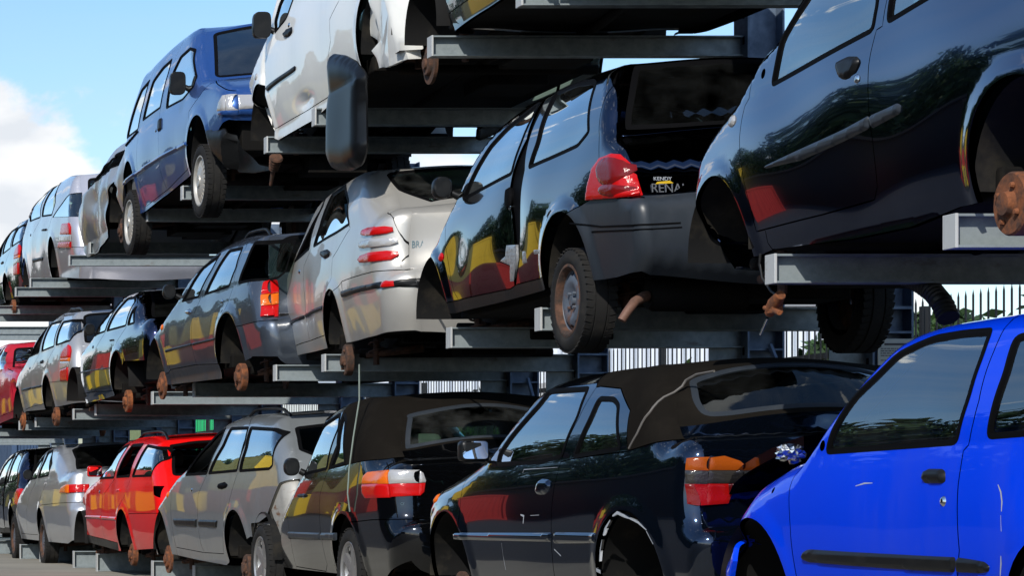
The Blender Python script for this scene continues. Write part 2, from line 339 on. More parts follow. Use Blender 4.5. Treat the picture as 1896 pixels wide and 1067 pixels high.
def cat_rom(pts,step=.03):
    out=[]; n=len(pts)
    for i in range(n-1):
        p1=np.array(pts[i][:2]); p2=np.array(pts[i+1][:2])
        c1=pts[i][3] or i==0; c2=pts[i+1][3] or i+1==n-1
        l=np.linalg.norm(p2-p1)
        def tan(k):
            a=np.array(pts[k-1][:2]);b=np.array(pts[k][:2]);c=np.array(pts[k+1][:2]); la=np.linalg.norm(b-a)+1e-9; lc=np.linalg.norm(c-b)+1e-9
            t=((b-a)/la*lc+(c-b)/lc*la)/(la+lc); return t/(np.linalg.norm(t)+1e-9)
        m1=(p2-p1)/l if c1 else tan(i); m2=(p2-p1)/l if c2 else tan(i+1)
        k=max(2,int(l/step))
        for j in range(k):
            t=j/k; h=(2*t**3-3*t*t+1)*p1+(t**3-2*t*t+t)*m1*l+(-2*t**3+3*t*t)*p2+(t**3-t*t)*m2*l
            out.append((h[0],h[1],i+t))
    out.append((pts[-1][0],pts[-1][1],n-1.)); return np.array(out)
class Geo:
    def __init__(s,sp,rf=.13,rt=.06,rr=.13,dent=.0015,seed=1,crown=None,flare=.012,pf=.06,pr=.04):
        s.hw,s.b0,s.b1,s.zr,s.a,s.b,s.tp=sp['sec']; s.sil=sp['sil']; s.S=cat_rom(s.sil); s.flare=flare; s.pf=pf; s.pr=pr
        s.tags={p[2]:i for i,p in enumerate(s.sil) if p[2]}
        d=np.linalg.norm(np.diff(s.S[:,:2],axis=0),axis=1); s.L=np.concatenate([[0],np.cumsum(d)])
        s.segs=[(s.S[i,:2],s.S[i+1,:2]) for i in range(len(s.S)-1)]
        g=lambda k,df: s.tags.get(k,df)
        r=[];cw=[]; cw0=dict(front=.05,hood=.06,wind=.07,roof=.035,rear=.06,deck=.03,bump=.07); cw0.update(crown or {})
        rev='d' not in s.tags and g('r',0)<g('h',0)
        for i,p in enumerate(s.sil):
            if not rev:
                r.append(rf if i<=g('c',0)-1 else rt if i<=g('r',99) else rr)
                cw.append(cw0['front'] if i<=g('k',0) else cw0['hood'] if i<g('c',0) else cw0['wind'] if i<g('h',0) else cw0['roof'] if i<=g('r',99) else cw0['rear'] if i<=g('d',99) else cw0['deck'] if i<=g('e',99) else cw0['bump'])
            else:
                r.append(rr if i<g('r',0) else rt if i<=g('c',0) else rf)
                cw.append(cw0['rear'] if i<g('r',0) else cw0['roof'] if i<g('h',0) else cw0['wind'] if i<g('c',0) else cw0['hood'])
        ti=np.arange(len(r)); s.r=np.interp(s.S[:,2],ti,r); s.cw=np.interp(s.S[:,2],ti,cw)
        s.arches=sp['arches']; rnd=random.Random(seed)
        s.waves=[(rnd.uniform(2,9),rnd.uniform(-9,9),rnd.uniform(0,6.28),dent*rnd.uniform(.3,1)) for _ in range(7)]
        s.ymin,s.ymax=s.S[:,0].min(),s.S[:,0].max(); s.dents=[]
        s.hws=s.hw-s.ins(s.S[:,0],s.S[:,1])-s.r
        T=np.gradient(s.S[:,:2],axis=0); T=T+.5*(np.roll(T,1,0)+np.roll(T,-1,0)); T[0]=s.S[1,:2]-s.S[0,:2]; T[-1]=s.S[-1,:2]-s.S[-2,:2]; T/=np.linalg.norm(T,axis=1)[:,None]+1e-9
        # soften normals across corners
        n=np.stack([T[:,1],-T[:,0]],1); s.n=n
        s.cuts=[]
    def ins(s,y,z):
        zb=s.b0+s.b1*y; zw=zb*.62; zz=np.maximum(z,0)
        q1=np.clip((zw-zz)/zw,0,1); q2=np.clip((zz-zw)/(zb-zw),0,1); q3=np.maximum(0,(zz-zb)/(s.zr-zb))
        i=np.where(zz<zb,s.a*q1**2+s.b*q2**2,s.b+s.tp*(.14*q3+.86*q3*q3))
        ym=.5*(s.ymin+s.ymax); h=.5*(s.ymax-s.ymin); q=(y-ym)/h
        return i+np.where(q>0,s.pf*np.abs(q)**3,s.pr*np.abs(q)**3)-.5*0
    def near(s,P):
        y,z=P[:,0],P[:,1]
        d,k,t=segdist(P,s.segs); k1=np.minimum(k+1,len(s.S)-1)
        px=s.S[k,0]*(1-t)+s.S[k1,0]*t; pz=s.S[k,1]*(1-t)+s.S[k1,1]*t
        sg=s.S[k1,:2]-s.S[k,:2]; cr_=(y-px)*sg[:,1]-(z-pz)*sg[:,0]
        d=np.where(cr_>1e-7,-d,d); r=s.r[k]*(1-t)+s.r[k1]*t
        n=s.n[k]*(1-t)[:,None]+s.n[k1]*t[:,None]; n/=np.linalg.norm(n,axis=1)[:,None]+1e-9
        return d,r,n
    def bx(s,P,d):
        y,z=P[:,0],P[:,1]
        x=s.hw-s.ins(y,z); dd=np.maximum(d,0)
        for a in s.arches:
            da=np.hypot(y-a[0],z-a[1]); e=np.clip(1-(da-a[2])/.09,0,1); x=x+s.flare*e*e*(3-2*e)*np.clip(dd/.05,0,1)
        f=np.clip(dd/.08,0,1)
        for (ky,kz,ph,am) in s.waves: x=x+am*np.sin(ky*y+kz*z+ph)*f
        for (cy,cz,ry,rz,dep) in s.dents: x=x-dep*np.exp(-((y-cy)/ry)**2-((z-cz)/rz)**2)*f
        return x
    def side(s,P,off=0.):
        P=np.asarray(P,float); e=.003; d,r,n=s.near(P)
        q=np.clip(1-d/r,0,1); w=np.sqrt(np.maximum(0,1-q*q)); x=s.bx(P,d)-r*(1-w)
        dy=(s.bx(P+[e,0],d)-s.bx(P-[e,0],d))/(2*e); dz=(s.bx(P+[0,e],d)-s.bx(P-[0,e],d))/(2*e)
        B=np.stack([-np.ones(len(P)),-dy,-dz],1); B/=np.linalg.norm(B,axis=1)[:,None]
        Nn=B*w[:,None]+np.stack([np.zeros(len(P)),n[:,0],n[:,1]],1)*q[:,None]; Nn/=np.linalg.norm(Nn,axis=1)[:,None]+1e-9
        return np.stack([-x,P[:,0],P[:,1]],1)+Nn*np.reshape(off,(-1,1) if hasattr(off,'__len__') else ()),Nn
    def _st(s,P):
        l=np.clip(P[:,0],0,s.L[-1]); x=P[:,1]
        I=lambda a: np.interp(l,s.L,a)
        y,z,ny,nz,hw,c,r=I(s.S[:,0]),I(s.S[:,1]),I(s.n[:,0]),I(s.n[:,1]),I(s.hws),I(s.cw),I(s.r)
        q=np.clip(np.abs(x)/hw,0,1); dx=np.clip(np.abs(x)-hw,0,r*.985)
        off=c*np.maximum(0,1-q*q)**1.5-(r-np.sqrt(r*r-dx*dx))
        return np.stack([x,y+ny*off,z+nz*off],1)
    def strip(s,P,off=0.):
        P=np.asarray(P,float); e=.004; p=s._st(P)
        a=s._st(P+[e,0])-s._st(P-[e,0]); b=s._st(P+[0,e])-s._st(P-[0,e])
        n=np.cross(a,b); n/=np.linalg.norm(n,axis=1)[:,None]+1e-12
        # outward test
        l=np.clip(P[:,0],0,s.L[-1]); o=np.interp(l,s.L,s.n[:,0])*n[:,1]+np.interp(l,s.L,s.n[:,1])*n[:,2]
        n[o<0]*=-1
        return p+n*np.reshape(off,(-1,1) if hasattr(off,'__len__') else ()),n
    def rows(s,ds):
        out=[]
        ls=np.arange(0,s.L[-1],ds); I=lambda a: np.interp(ls,s.L,a)
        y,z,ny,nz,r=I(s.S[:,0]),I(s.S[:,1]),I(s.n[:,0]),I(s.n[:,1]),I(s.r)
        for ph in (16,32,48,66):
            d=r*(1-math.cos(R(ph))); P=np.stack([y-ny*d,z-nz*d],1)
            dd,_,_=segdist(P,s.segs); out.append(P[np.abs(dd-d)<.35*d])
        return np.concatenate(out)
    def Lof(s,y,z):
        d,k,t=segdist(np.array([[y,z]]),s.segs); return float(s.L[k[0]]+(s.L[k[0]+1]-s.L[k[0]])*t[0])
    def Lt(s,tagn):
        if tagn in s.tags: return float(np.interp(s.tags[tagn],s.S[:,2],s.L))
        return None
class Parts:
    """gathers patches by part name, then links one mesh per part with analytic normals"""
    def __init__(s): s.d={}
    def add(s,name,V,F,N,mi=0,m=None):
        s.d.setdefault(name,[]).append((np.asarray(V),F,np.asarray(N),mi,m))
    def build(s,root,mats,order=None):
        objs={}
        for name,lst in s.d.items():
            V=np.concatenate([p[0] for p in lst]); N=np.concatenate([p[2] for p in lst]); F=[];mi=[];n=0; ml=[]
            for v,f,nn,i,m in lst:
                m=m or mats(name)
                if m not in ml: ml.append(m)
                F+=[tuple(int(k)+n for k in q) for q in f]; mi+=[ml.index(m)]*len(f); n+=len(v)
            me=bpy.data.meshes.new(name); me.from_pydata(V.tolist(),[],F); me.update()
            me.polygons.foreach_set('use_smooth',[True]*len(me.polygons)); me.polygons.foreach_set('material_index',mi)
            try: me.normals_split_custom_set_from_vertices(N.tolist())
            except Exception as ex: print('normals',ex)
            objs[name]=link(name,me,ml,root)
        return objs
def orient(tr,V,N):
    # make faces agree with normals
    out=[]
    for q in tr:
        a,b,c=V[q[0]],V[q[1]],V[q[2]]; n=np.cross(b-a,c-a)
        out.append(q if np.dot(n,N[q[0]])>=0 else q[::-1])
    return out
def rim(lift,W,outv,be,types,depth,V,N):
    """folded edge along boundary edges of the given types"""
    ed=[(a,b) for a,b,t in be if t in types]
    if not ed: return None
    ids=sorted({i for e in ed for i in e}); mp={v:i for i,v in enumerate(ids)}
    W1=W[ids]+outv[ids]*.0022; P1,N1=lift(W1)
    Nb=N1; P1=P1-Nb*.0025; P2=P1-Nb*depth
    v=np.concatenate([V[ids],P1,P2]); k=len(ids)
    e3,_=lift(W[ids]+outv[ids]*.01); e3=e3-V[ids]; e3/=np.linalg.norm(e3,axis=1)[:,None]+1e-9
    nn=N[ids]+e3*.9; nn/=np.linalg.norm(nn,axis=1)[:,None]
    n=np.concatenate([N[ids],nn,e3]); f=[]
    for a,b in ed:
        a,b=mp[a],mp[b]; f+=[(b,a,a+k,b+k),(b+k,a+k,a+2*k,b+2*k)]
    return v,f,n
def pillow(lift,poly,th,e=.02,base=0.,step=.012,splits=(),skirt=.006):
    """raised pad on a chart: list of (V,F,N, cells)"""
    poly=[np.array(p[:2],float) for p in poly]; A=np.array(poly)
    area=sum(A[i-1][0]*A[i][1]-A[i][0]*A[i-1][1] for i in range(len(A)))
    u0,v0=A.min(0); u1,v1=A.max(0)
    step=max(step,math.sqrt((u1-u0)*(v1-v0)/900.)) if (u1-u0)*(v1-v0)>0 else step
    ch=[(poly,True,'b')]
    for ax,fr in splits:
        if ax=='u': ch.append(([(u0+(u1-u0)*fr,v0-.01),(u0+(u1-u0)*fr,v1+.01)],False,'s'))
        else: ch.append(([(u0-.01,v0+(v1-v0)*fr),(u1+.01,v0+(v1-v0)*fr)],False,'s'))
    # all inside triangles
    pts=[];edges=[];
    for c,cl,ty in ch:
        q=resample(c,step,cl); n0=len(pts); pts+=q
        for i in range(len(q)-(0 if cl else 1)): edges.append((n0+i,n0+(i+1)%len(q)))
    bs=[(np.array(poly[i]),np.array(poly[(i+1)%len(poly)])) for i in range(len(poly))]
    U,Vv=np.meshgrid(np.arange(u0+step/2,u1,step),np.arange(v0+step/2,v1,step)); G=np.stack([U.ravel(),Vv.ravel()],1)
    if len(G): d,_,_=segdist(G,[(pts[a],pts[b]) for a,b in edges]); G=G[(d>.45*step)&inpoly(G,A)]
    # inner ring for a crisp rounded shoulder
    allp=[Vector((float(p[0]),float(p[1]))) for p in pts]+[Vector((float(p[0]),float(p[1]))) for p in G]
    vs_,es_,fs_,ov,oe,of=delaunay_2d_cdt(allp,edges,[],0,1e-6)
    W=np.array([(p[0],p[1]) for p in vs_]); T=np.array([f[:3] for f in fs_]); C=W[T].mean(1); keep=inpoly(C,A)
    T=T[keep]; C=C[keep]
    d,_,_=segdist(W,bs); q=np.clip(1-d/e,0,1); off=base+th*np.sqrt(np.maximum(0,1-q*q))
    Pq,Nq=lift(W,off)
    eps=.002
    # numeric normals from mesh
    F=orient([tuple(int(i) for i in t) for t in T],Pq,Nq)
    Nn=np.zeros_like(Pq)
    for t in F:
        n=np.cross(Pq[t[1]]-Pq[t[0]],Pq[t[2]]-Pq[t[0]]); 
        for i in t: Nn[i]+=n
    Nn/=np.linalg.norm(Nn,axis=1)[:,None]+1e-12
    ctr=[((c[0]-u0)/(u1-u0+1e-9),(c[1]-v0)/(v1-v0+1e-9)) for c in C]
    # skirt
    q=resample(poly,step,True); qb,_=lift(np.array(q),base); qs,qn=lift(np.array(q),base-skirt)
    k=len(q); sv=np.concatenate([qb,qs]); c0=qb.mean(0); sn=np.concatenate([qb-c0,qb-c0]); sn/=np.linalg.norm(sn,axis=1)[:,None]+1e-9
    sf=[(i,(i+1)%k,(i+1)%k+k,i+k) for i in range(k)]
    return (Pq,F,Nn,ctr),(sv,sf,sn)
def circle(c,r,n=20,ry=None): return [(c[0]+r*math.cos(2*math.pi*k/n),c[1]+(ry or r)*math.sin(2*math.pi*k/n)) for k in range(n)]
# ------------------------------------------------------------------ wheels
def tyre_mesh(mb,r,w,n=56):
    ri=r*.66
    prof=[(-w*.42,ri),(-w*.5,ri+.02),(-w*.52,ri+(r-ri)*.45),(-w*.48,r-.022),(-w*.40,r-.006),(-w*.2,r),(-w*.19,r-.006),(-w*.16,r-.006),(-w*.15,r),(w*.15,r),(w*.16,r-.006),(w*.19,r-.006),(w*.2,r),(w*.40,r-.006),(w*.48,r-.022),(w*.52,ri+(r-ri)*.45),(w*.5,ri+.02),(w*.42,ri)]
    mb.lathe(prof,n)
    # tread blocks grooves: shallow cross bars on the shoulders
    for k in range(44):
        t=2*math.pi*k/44
        for s in (-1,1):
            M4=Matrix.Rotation(t,4,'X')@Matrix.Translation((s*w*.34,0,r-.004))@Matrix.Rotation(s*.25,4,'Z')
            mb.box(-w*.11,w*.11,-r*.052,r*.052,-.003,.004,M4)
def rim_mesh(mb,r,w,kind):
    ri=r*.665
    # barrel and lip, outer face at -x
    mb.lathe([(-w*.44,ri+.012),(-w*.47,ri+.006),(-w*.47,ri-.004),(-w*.40,ri-.014),(-w*.2,ri-.03),(w*.42,ri-.03)],48)
    n=72; 
    def disc(zf,holes,rmax):
        # polar dish with holes via cdt
        pts=[];ed=[]
        for c in [circle((0,0),rmax,64)]+holes:
            k0=len(pts); pts+=[Vector(p) for p in c]; ed+=[(k0+i,k0+(i+1)%len(c)) for i in range(len(c))]
        for rr in np.linspace(.02,rmax-.012,9):
            m=max(8,int(rr/rmax*60))
            for k in range(m):
                p=np.array([[rr*math.cos(2*math.pi*k/m),rr*math.sin(2*math.pi*k/m)]])
                if not any(inpoly(p,h)[0] or segdist(p,[(np.array(h[i]),np.array(h[(i+1)%len(h)])) for i in range(len(h))])[0][0]<.004 for h in holes): pts.append(Vector(p[0]))
        v,e,f,_,_,_=delaunay_2d_cdt(pts,ed,[],0,1e-6)
        W=np.array([(q[0],q[1]) for q in v]); T=[t for t in f if not any(inpoly(W[list(t)].mean(0)[None],h)[0] for h in holes)]
        P=[(zf(math.hypot(*q)),q[0],q[1]) for q in W]; mb.add(P,[tuple(t) for t in T])
        for h in holes:
            k=len(h); a=[(zf(math.hypot(*q)),q[0],q[1]) for q in h]; b=[(p[0]+.02,p[1],p[2]) for p in a]
            mb.add(a+b,[(i,(i+1)%k,(i+1)%k+k,i+k) for i in range(k)])
    R0=ri-.012
    if kind=='steel':
        z=lambda q: -w*.27-.022*math.exp(-((q-R0*.62)/(R0*.24))**2)+.012*(q/R0)**6
        holes=[[((R0*.80)*math.cos(t+a)+0,(R0*.80)*math.sin(t+a)) for a in ()]or[tuple(np.array((R0*.8*math.cos(t),R0*.8*math.sin(t)))+np.array((math.cos(t)*.012*math.cos(p)-math.sin(t)*.022*math.sin(p),math.sin(t)*.012*math.cos(p)+math.cos(t)*.022*math.sin(p)))) for p in np.linspace(0,2*math.pi,12,endpoint=False)] for t in np.linspace(0,2*math.pi,12,endpoint=False)]
        disc(z,holes,R0)
        for k in range(4):
            t=math.pi/4+k*math.pi/2; mb.tube([(-w*.27-.004,.05*math.cos(t),.05*math.sin(t)),(-w*.27-.022,.05*math.cos(t),.05*math.sin(t))],.0095,6)
        mb.tube([(-w*.27,0,0),(-w*.27-.018,0,0)],.027,16)
    elif kind=='hubcap':
        z=lambda q: -w*.43-.012+.03*(q/R0)**2
        holes=[[tuple(np.array((R0*.76*math.cos(t),R0*.76*math.sin(t)))+np.array((math.cos(t)*.032*math.cos(p)-math.sin(t)*.011*math.sin(p),math.sin(t)*.032*math.cos(p)+math.cos(t)*.011*math.sin(p)))) for p in np.linspace(0,2*math.pi,10,endpoint=False)] for t in np.linspace(0,2*math.pi,20,endpoint=False)]
        disc(z,holes,R0+.008); mb.lathe([(-w*.43-.012,.0),(-w*.43-.02,.03),(-w*.43-.02,.05),(-w*.43-.005,.055)],24)
    else:
        z=lambda q: -w*.3-.02*(q/R0)
        holes=[]
        for t in np.linspace(0,2*math.pi,5,endpoint=False):
            h=[]
            for a,q in ((-.42,.9),(-.2,.95),(0,.96),(.2,.95),(.42,.9),(.3,.62),(.14,.36),(0,.3),(-.14,.36),(-.3,.62)): h.append((R0*q*math.cos(t+a),R0*q*math.sin(t+a)))
            holes.append(h)
        disc(z,holes,R0)
WCACHE={}
def add_wheel(root,x,y,z,r,kind,w=.175):
    key=(round(r,3),kind)
    if key not in WCACHE:
        a=MB(); tyre_mesh(a,r,w); t=a.build('wheel',M['rubber'],None,smooth=35)
        b=MB(); rim_mesh(b,r,w,kind); q=b.build('rim',{'steel':M['steelwheel'],'hubcap':M['hubcap'],'alloy':M['alloy']}[kind],t,smooth=35)
        c=MB(); c.lathe([(w*.1,.02),(w*.1,r*.60)],32); h=c.build('brake_drum',M['rustdark'],t)
        if kind=='steel':
            e=MB(); ri=r*.665; e.lathe([(-w*.475,ri+.010),(-w*.485,ri+.004),(-w*.485,ri-.005),(-w*.42,ri-.016),(-w*.3,ri-.022)],48); e.build('rim_edge',M['rustdark'],t,smooth=35)
        WCACHE[key]=t
    else:
        s=WCACHE[key]; t=s.copy(); COL.objects.link(t)
        for ch in s.children: d=ch.copy(); COL.objects.link(d); d.parent=t
    t.parent=root; t.location=(x,y,z); return t
def add_disc(root,x,y,z,kind,rnd):
    m=MB()
    if kind=='drum':
        m.lathe([(.02,.06),(.02,.112),(-.022,.112),(-.03,.106),(-.03,.05),(-.034,.045),(-.055,.04),(-.058,.0)],36,c=(x,y,z))
        for k in range(4):
            t=k*math.pi/2+.5; m.lathe([(-.028,.012),(-.040,.009),(-.040,.0)],8,c=(x-.006,y+.07*math.cos(t),z+.07*math.sin(t)))
    else:
        m.lathe([(.0,.06),(.0,.125),(-.02,.125),(-.02,.075),(-.036,.072),(-.042,.066),(-.042,.035),(-.056,.032),(-.058,.0)],40,c=(x,y,z))
    return m.build('brake_disc' if kind=='disc' else 'brake_drum',M[rnd.choice(['rustor','rust','rustdark','rust'])],root,smooth=35)
NAMEMAP={'soft_top_side':'soft_top','rear_bumper_side':'rear_bumper','tailgate_corner':'tailgate','front_door_window':'front_window'}
def build_car(sp,name,label,cat,paint,parts=None,lens=None,step=.035,group=None,geo=None,rear_glass='glass_dark',open_rear=False,dents=(),bumper=None,seats='interior',interior=True,extra=None,topmat=None,far=False):
    G=Geo(sp,**(geo or {})); G.dents=list(dents)
    root=thing(name,label,cat,sp['O'],sp['yaw'],group)
    pm={}; PM=M[paint]; parts=parts or {}
    def mats(n):
        if n in parts: return M[parts[n]]
        if n=='soft_top': return M['fabric']
        if n in ('door_pillar','window_pillar'): return M['seal'] if n=='door_pillar' else PM
        if n in ('sill_cover',): return M['trim']
        if n=='rear_bumper' and bumper: return M[bumper]
        if n=='lamp_recess': return M['recess']
        if 'seal' in n: return M['seal']
        if n=='windshield': return M['glass']
        if n=='rear_window': return M[rear_glass]
        if 'window' in n or 'glass' in n: return M['glass']
        return PM
    PT=Parts()
    # ---- left side
    sil2=[(p[0],p[1]) for p in G.S]; bot=[sil2[0]]+list(sp['bottom'])+[sil2[-1]]
    chains=[(sil2,False,'sil'),(bot,False,'bot')]
    for a in sp['arches']: chains.append((circle((a[0],a[1]),a[2],44,),True,'arch'))
    for k,w in sp['win'].items(): chains.append((rounded(w,.035),True,'win'))
    cuts=[[np.array(q[:2],float) for q in c] for c in sp['cuts']]
    fixed=[]
    for c,cl,ty in chains:
        q=[np.array(p[:2],float) for p in c]; fixed+=[(q[i],q[(i+1)%len(q)]) for i in range(len(q) if cl else len(q)-1)]
    allc=[[(c[i],c[i+1]) for i in range(len(c)-1)] for c in cuts]
    for ci,c in enumerate(cuts):
        for end in (0,-1):
            oth=fixed+[s_ for j,a in enumerate(allc) if j!=ci for s_ in a]
            own=allc[ci][2:] if end==0 else allc[ci][:-2]
            p=c[end]; d,k,t=segdist(p[None],oth+own); s_=(oth+own)[k[0]]; q=s_[0]+(s_[1]-s_[0])*t[0]
            if d[0]<.22:
                e=(q-p)/(d[0]+1e-9) if d[0]>1e-4 else np.zeros(2); q=q+e*.004
                if end==0: c.insert(0,q)
                else: c.append(q)
    for c in cuts: chains.append((c,False,'cut'))
    for k in ('hole',):
        if sp.get(k): chains.append((circle(sp[k],.013,12),True,'arch'))
    if sp.get('mirrorhole'): chains.append((circle(sp['mirrorhole'],.022,14),True,'arch'))
    if sp.get('lamphole'): chains.append((sp['lamphole'][0],True,'arch'))
    ys=[p[0] for p in sil2]+[p[0] for p in sp['bottom']]; zs=[p[1] for p in sil2]+[p[1] for p in sp['bottom']]
    reg=chart_regions(chains,sp['seeds'],step,(min(ys),min(zs),max(ys),max(zs)),bstep=min(step,.03),extra=G.rows(step))
    side_mirror=[];glass_mirror=[]
    for rn,(W,tr,be) in reg.items():
        n=NAMEMAP.get(rn,rn); isg='window' in rn and 'pillar' not in rn or 'glass' in rn
        W2,outv=shrink(W,be,{'cut':.003,'win':0.})
        if isg: V,Nn=G.side(W2,-.007)
        else: V,Nn=G.side(W2,-.02 if rn=='lamp_recess' else -.012 if rn=='door_pillar' else 0.)
        F=orient(tr,V,Nn); PT.add(n,V,F,Nn)
        (glass_mirror if isg else side_mirror).append((V,F,Nn))
        if not isg:
            q=rim(lambda P,o=0.: G.side(P,o),W2,outv,be,('cut','arch','bot','win'),.018,V,Nn)
            if q: PT.add(n,*[q[0],q[1],q[2]]); side_mirror.append(q)
    # window seals
    for k,w in sp['win'].items():
        lp=np.array(resample(rounded(w,.035),.03,True)); a=sum(lp[i-1][0]*lp[i][1]-lp[i][0]*lp[i-1][1] for i in range(len(lp)))
        t=np.roll(lp,-1,0)-np.roll(lp,1,0); n=np.stack([-t[:,1],t[:,0]],1)*(1 if a>0 else -1); n/=np.linalg.norm(n,axis=1)[:,None]+1e-9
        wd=sp.get('sealw',.022)
        rings=[(lp-n*.004,.001),(lp+n*.002,.004),(lp+n*wd*.7,.004),(lp+n*wd,-.009)]; VV=[];NN=[]
        for q,o in rings: v,nn=G.side(q,o); VV.append(v); NN.append(nn)
        kk=len(lp); V=np.concatenate(VV); N3=np.concatenate(NN); f=[]
        for j in range(3):
            for i in range(kk): f.append((j*kk+i,j*kk+(i+1)%kk,(j+1)*kk+(i+1)%kk,(j+1)*kk+i))
        PT.add(k+'_seal',V,orient(f,V,N3),N3)
    # ---- strip (hood, windscreen, roof, tail)
    order=sorted(G.tags.items(),key=lambda t:t[1]); cutL=[('s',0.)]+[(t,G.Lt(t)) for t,_ in order]+[('end',G.L[-1])]
    NM={('s','k'):'front_panel',('k','c'):'hood',('c','h'):'windshield',('h','r'):'roof_panel',('r','d'):'tailgate',('d','e'):'tailgate',('e','b'):'rear_panel',('e','end'):'rear_bumper',('b','end'):'rear_bumper',
        ('s','b'):'rear_bumper',('b','r'):'tailgate',('r','h'):'roof_panel',('h','c'):'windshield',('c','k'):'hood',('k','end'):'front_panel'}
    if topmat=='soft':
        NM[('h','r')]='soft_top'; NM[('r','d')]='soft_top'; NM[('d','e')]='trunk_lid'
    hwL=lambda l: float(np.interp(l,G.L,G.hws))
    for (t0,L0),(t1,L1) in zip(cutL,cutL[1:]):
        n=NM.get((t0,t1))
        if n is None or L1-L0<.02: continue
        ls=np.linspace(L0,L1,max(3,int((L1-L0)/.05))); 
        outl=[(l,hwL(l)) for l in ls]+[(l,-hwL(l)) for l in ls[::-1]]
        ch=[(outl[:len(ls)],False,'sil'),([outl[len(ls)-1],outl[len(ls)]],False,'cut'),(outl[len(ls):],False,'sil'),([outl[-1],outl[0]],False,'cut')]
        seeds={}; win=None
        if n=='windshield':
            m=.045; win=[(L0+m,-hwL(L0)+.05),(L1-m*.8,-hwL(L1)+.045),(L1-m*.8,hwL(L1)-.045),(L0+m,hwL(L0)-.05)]
        elif (t0,t1) in (('r','d'),('b','r')):
            rw=sp.get('rearwin')
            if rw:
                k=next((i for i,p in enumerate(rw) if p[0]>=-.22),len(rw)); head=rw[:k]; tail=[p for p in rw[k:] if p[0]<-.22]
                lc=[(min(max(G.Lof(p[1],p[2]),L0+.025),L1-.02),p[0]) for p in tail+head]
                lc=[(l,max(x,-hwL(l)+.02)) for l,x in lc]
                win=lc+[(l,-x) for l,x in lc[::-1]]
            else: win=[(L1-.05,-hwL(L1)+.08),(L0+.06,-hwL(L0)+.08),(L0+.06,hwL(L0)-.08),(L1-.05,hwL(L1)-.08)]
        if sp.get('lamphole') and t1=='e': 
            ch.append(([(G.Lof(p[1],p[2]),p[0]) for p in sp['lamphole'][1]],True,'arch'))
        if win is not None:
            win=[np.array((q[0],np.clip(q[1],-hwL(q[0])+.03,hwL(q[0])-.03))) for q in resample(rounded(win,.06),.03,True)]; ch.append((win,True,'win')); wc=np.mean(np.array(win),0); seeds['_win']=(wc[0],0.011)
            body='windshield_frame' if n=='windshield' else n; lm=L0+(L1-L0)*.5; seeds[body]=(lm,hwL(lm)-.012)
        else: seeds[n]=((L0+L1)/2,.0123)
        rg=chart_regions(ch,seeds,step*1.4,(L0,-G.hw,L1,G.hw),bstep=.04)
        for rn,(W,tr,be) in rg.items():
            if rn=='_win':
                if open_rear and n!='windshield': continue
                nm='windshield' if n=='windshield' else 'rear_window'
                V,Nn=G.strip(W,-.005); PT.add(nm,V,orient(tr,V,Nn),Nn)
            else:
                W2,outv=shrink(W,be,{'cut':.0025})
                V,Nn=G.strip(W2); F=orient(tr,V,Nn); PT.add(rn,V,F,Nn)
                q=rim(lambda P,o=0.: G.strip(P,o),W2,outv,be,('cut','win','arch'),.018,V,Nn)
                if q: PT.add(rn,*q)
        if win is not None:
            nm='windshield' if n=='windshield' else 'rear_window'
            lp=np.array(resample(win,.035,True)); a=sum(lp[i-1][0]*lp[i][1]-lp[i][0]*lp[i-1][1] for i in range(len(lp)))
            t=np.roll(lp,-1,0)-np.roll(lp,1,0); nn2=np.stack([-t[:,1],t[:,0]],1)*(1 if a>0 else -1); nn2/=np.linalg.norm(nn2,axis=1)[:,None]+1e-9
            VV=[];NN=[]; wd=.022
            for q,o in ((lp-nn2*.006,.001),(lp,.005),(lp+nn2*wd,.004),(lp+nn2*(wd+.004),-.006)): v,m_=G.strip(q,o); VV.append(v); NN.append(m_)
            kk=len(lp); V=np.concatenate(VV); N3=np.concatenate(NN); f=[]
            for j in range(3):
                for i in range(kk): f.append((j*kk+i,j*kk+(i+1)%kk,(j+1)*kk+(i+1)%kk,(j+1)*kk+i))
            PT.add(nm+'_seal',V,orient(f,V,N3),N3,0,M['greytrim'] if topmat=='soft' and nm=='rear_window' else M['seal'])
    # ---- far side, mirrored
    def mir(q,nm,m):
        V,F,Nn=q[0].copy() if hasattr(q[0],'copy') else q[0],q[1],q[2].copy(); V=np.asarray(V).copy(); V[:,0]*=-1; Nn[:,0]*=-1
        PT.add(nm,V,[f[::-1] for f in F],Nn,0,m)
    for q in side_mirror: mir(q,'far_side_panel',PM)
    for q in glass_mirror: mir(q,'far_side_glass',M['glass'])
    objs=PT.build(root,mats)
    # ---- pads: mouldings, handles, lamps
    def pad(nm,chart,polys,m,th=.012,e=.02,base=0.,parent=None,splits=(),matfn=None,step=.012,mirror=False):
        V=[];F=[];Nn=[];mi=[];ml=[];n=0
        for cf,poly in polys:
            lift=(lambda P,o=0.: G.side(P,o)) if cf=='side' else (lambda P,o=0.: G.strip(P,o))
            (v,f,nn,ctr),(sv,sf,sn)=pillow(lift,poly,th,e,base,step,splits,.012)
            for q,c in zip(f,ctr):
                mm=matfn(cf,*c) if matfn else m
                if mm not in ml: ml.append(mm)
                mi.append(ml.index(mm))
            F+=[tuple(i+n for i in q) for q in f]; V.append(v); Nn.append(nn); n+=len(v)
            if M['trim'] not in ml and matfn: ml.append(M['trim'])
            F+=[tuple(i+n for i in q) for q in sf]; mi+=[(ml.index(M['trim']) if matfn else 0)]*len(sf); V.append(sv); Nn.append(sn); n+=len(sv)
        V=np.concatenate(V); Nn=np.concatenate(Nn)
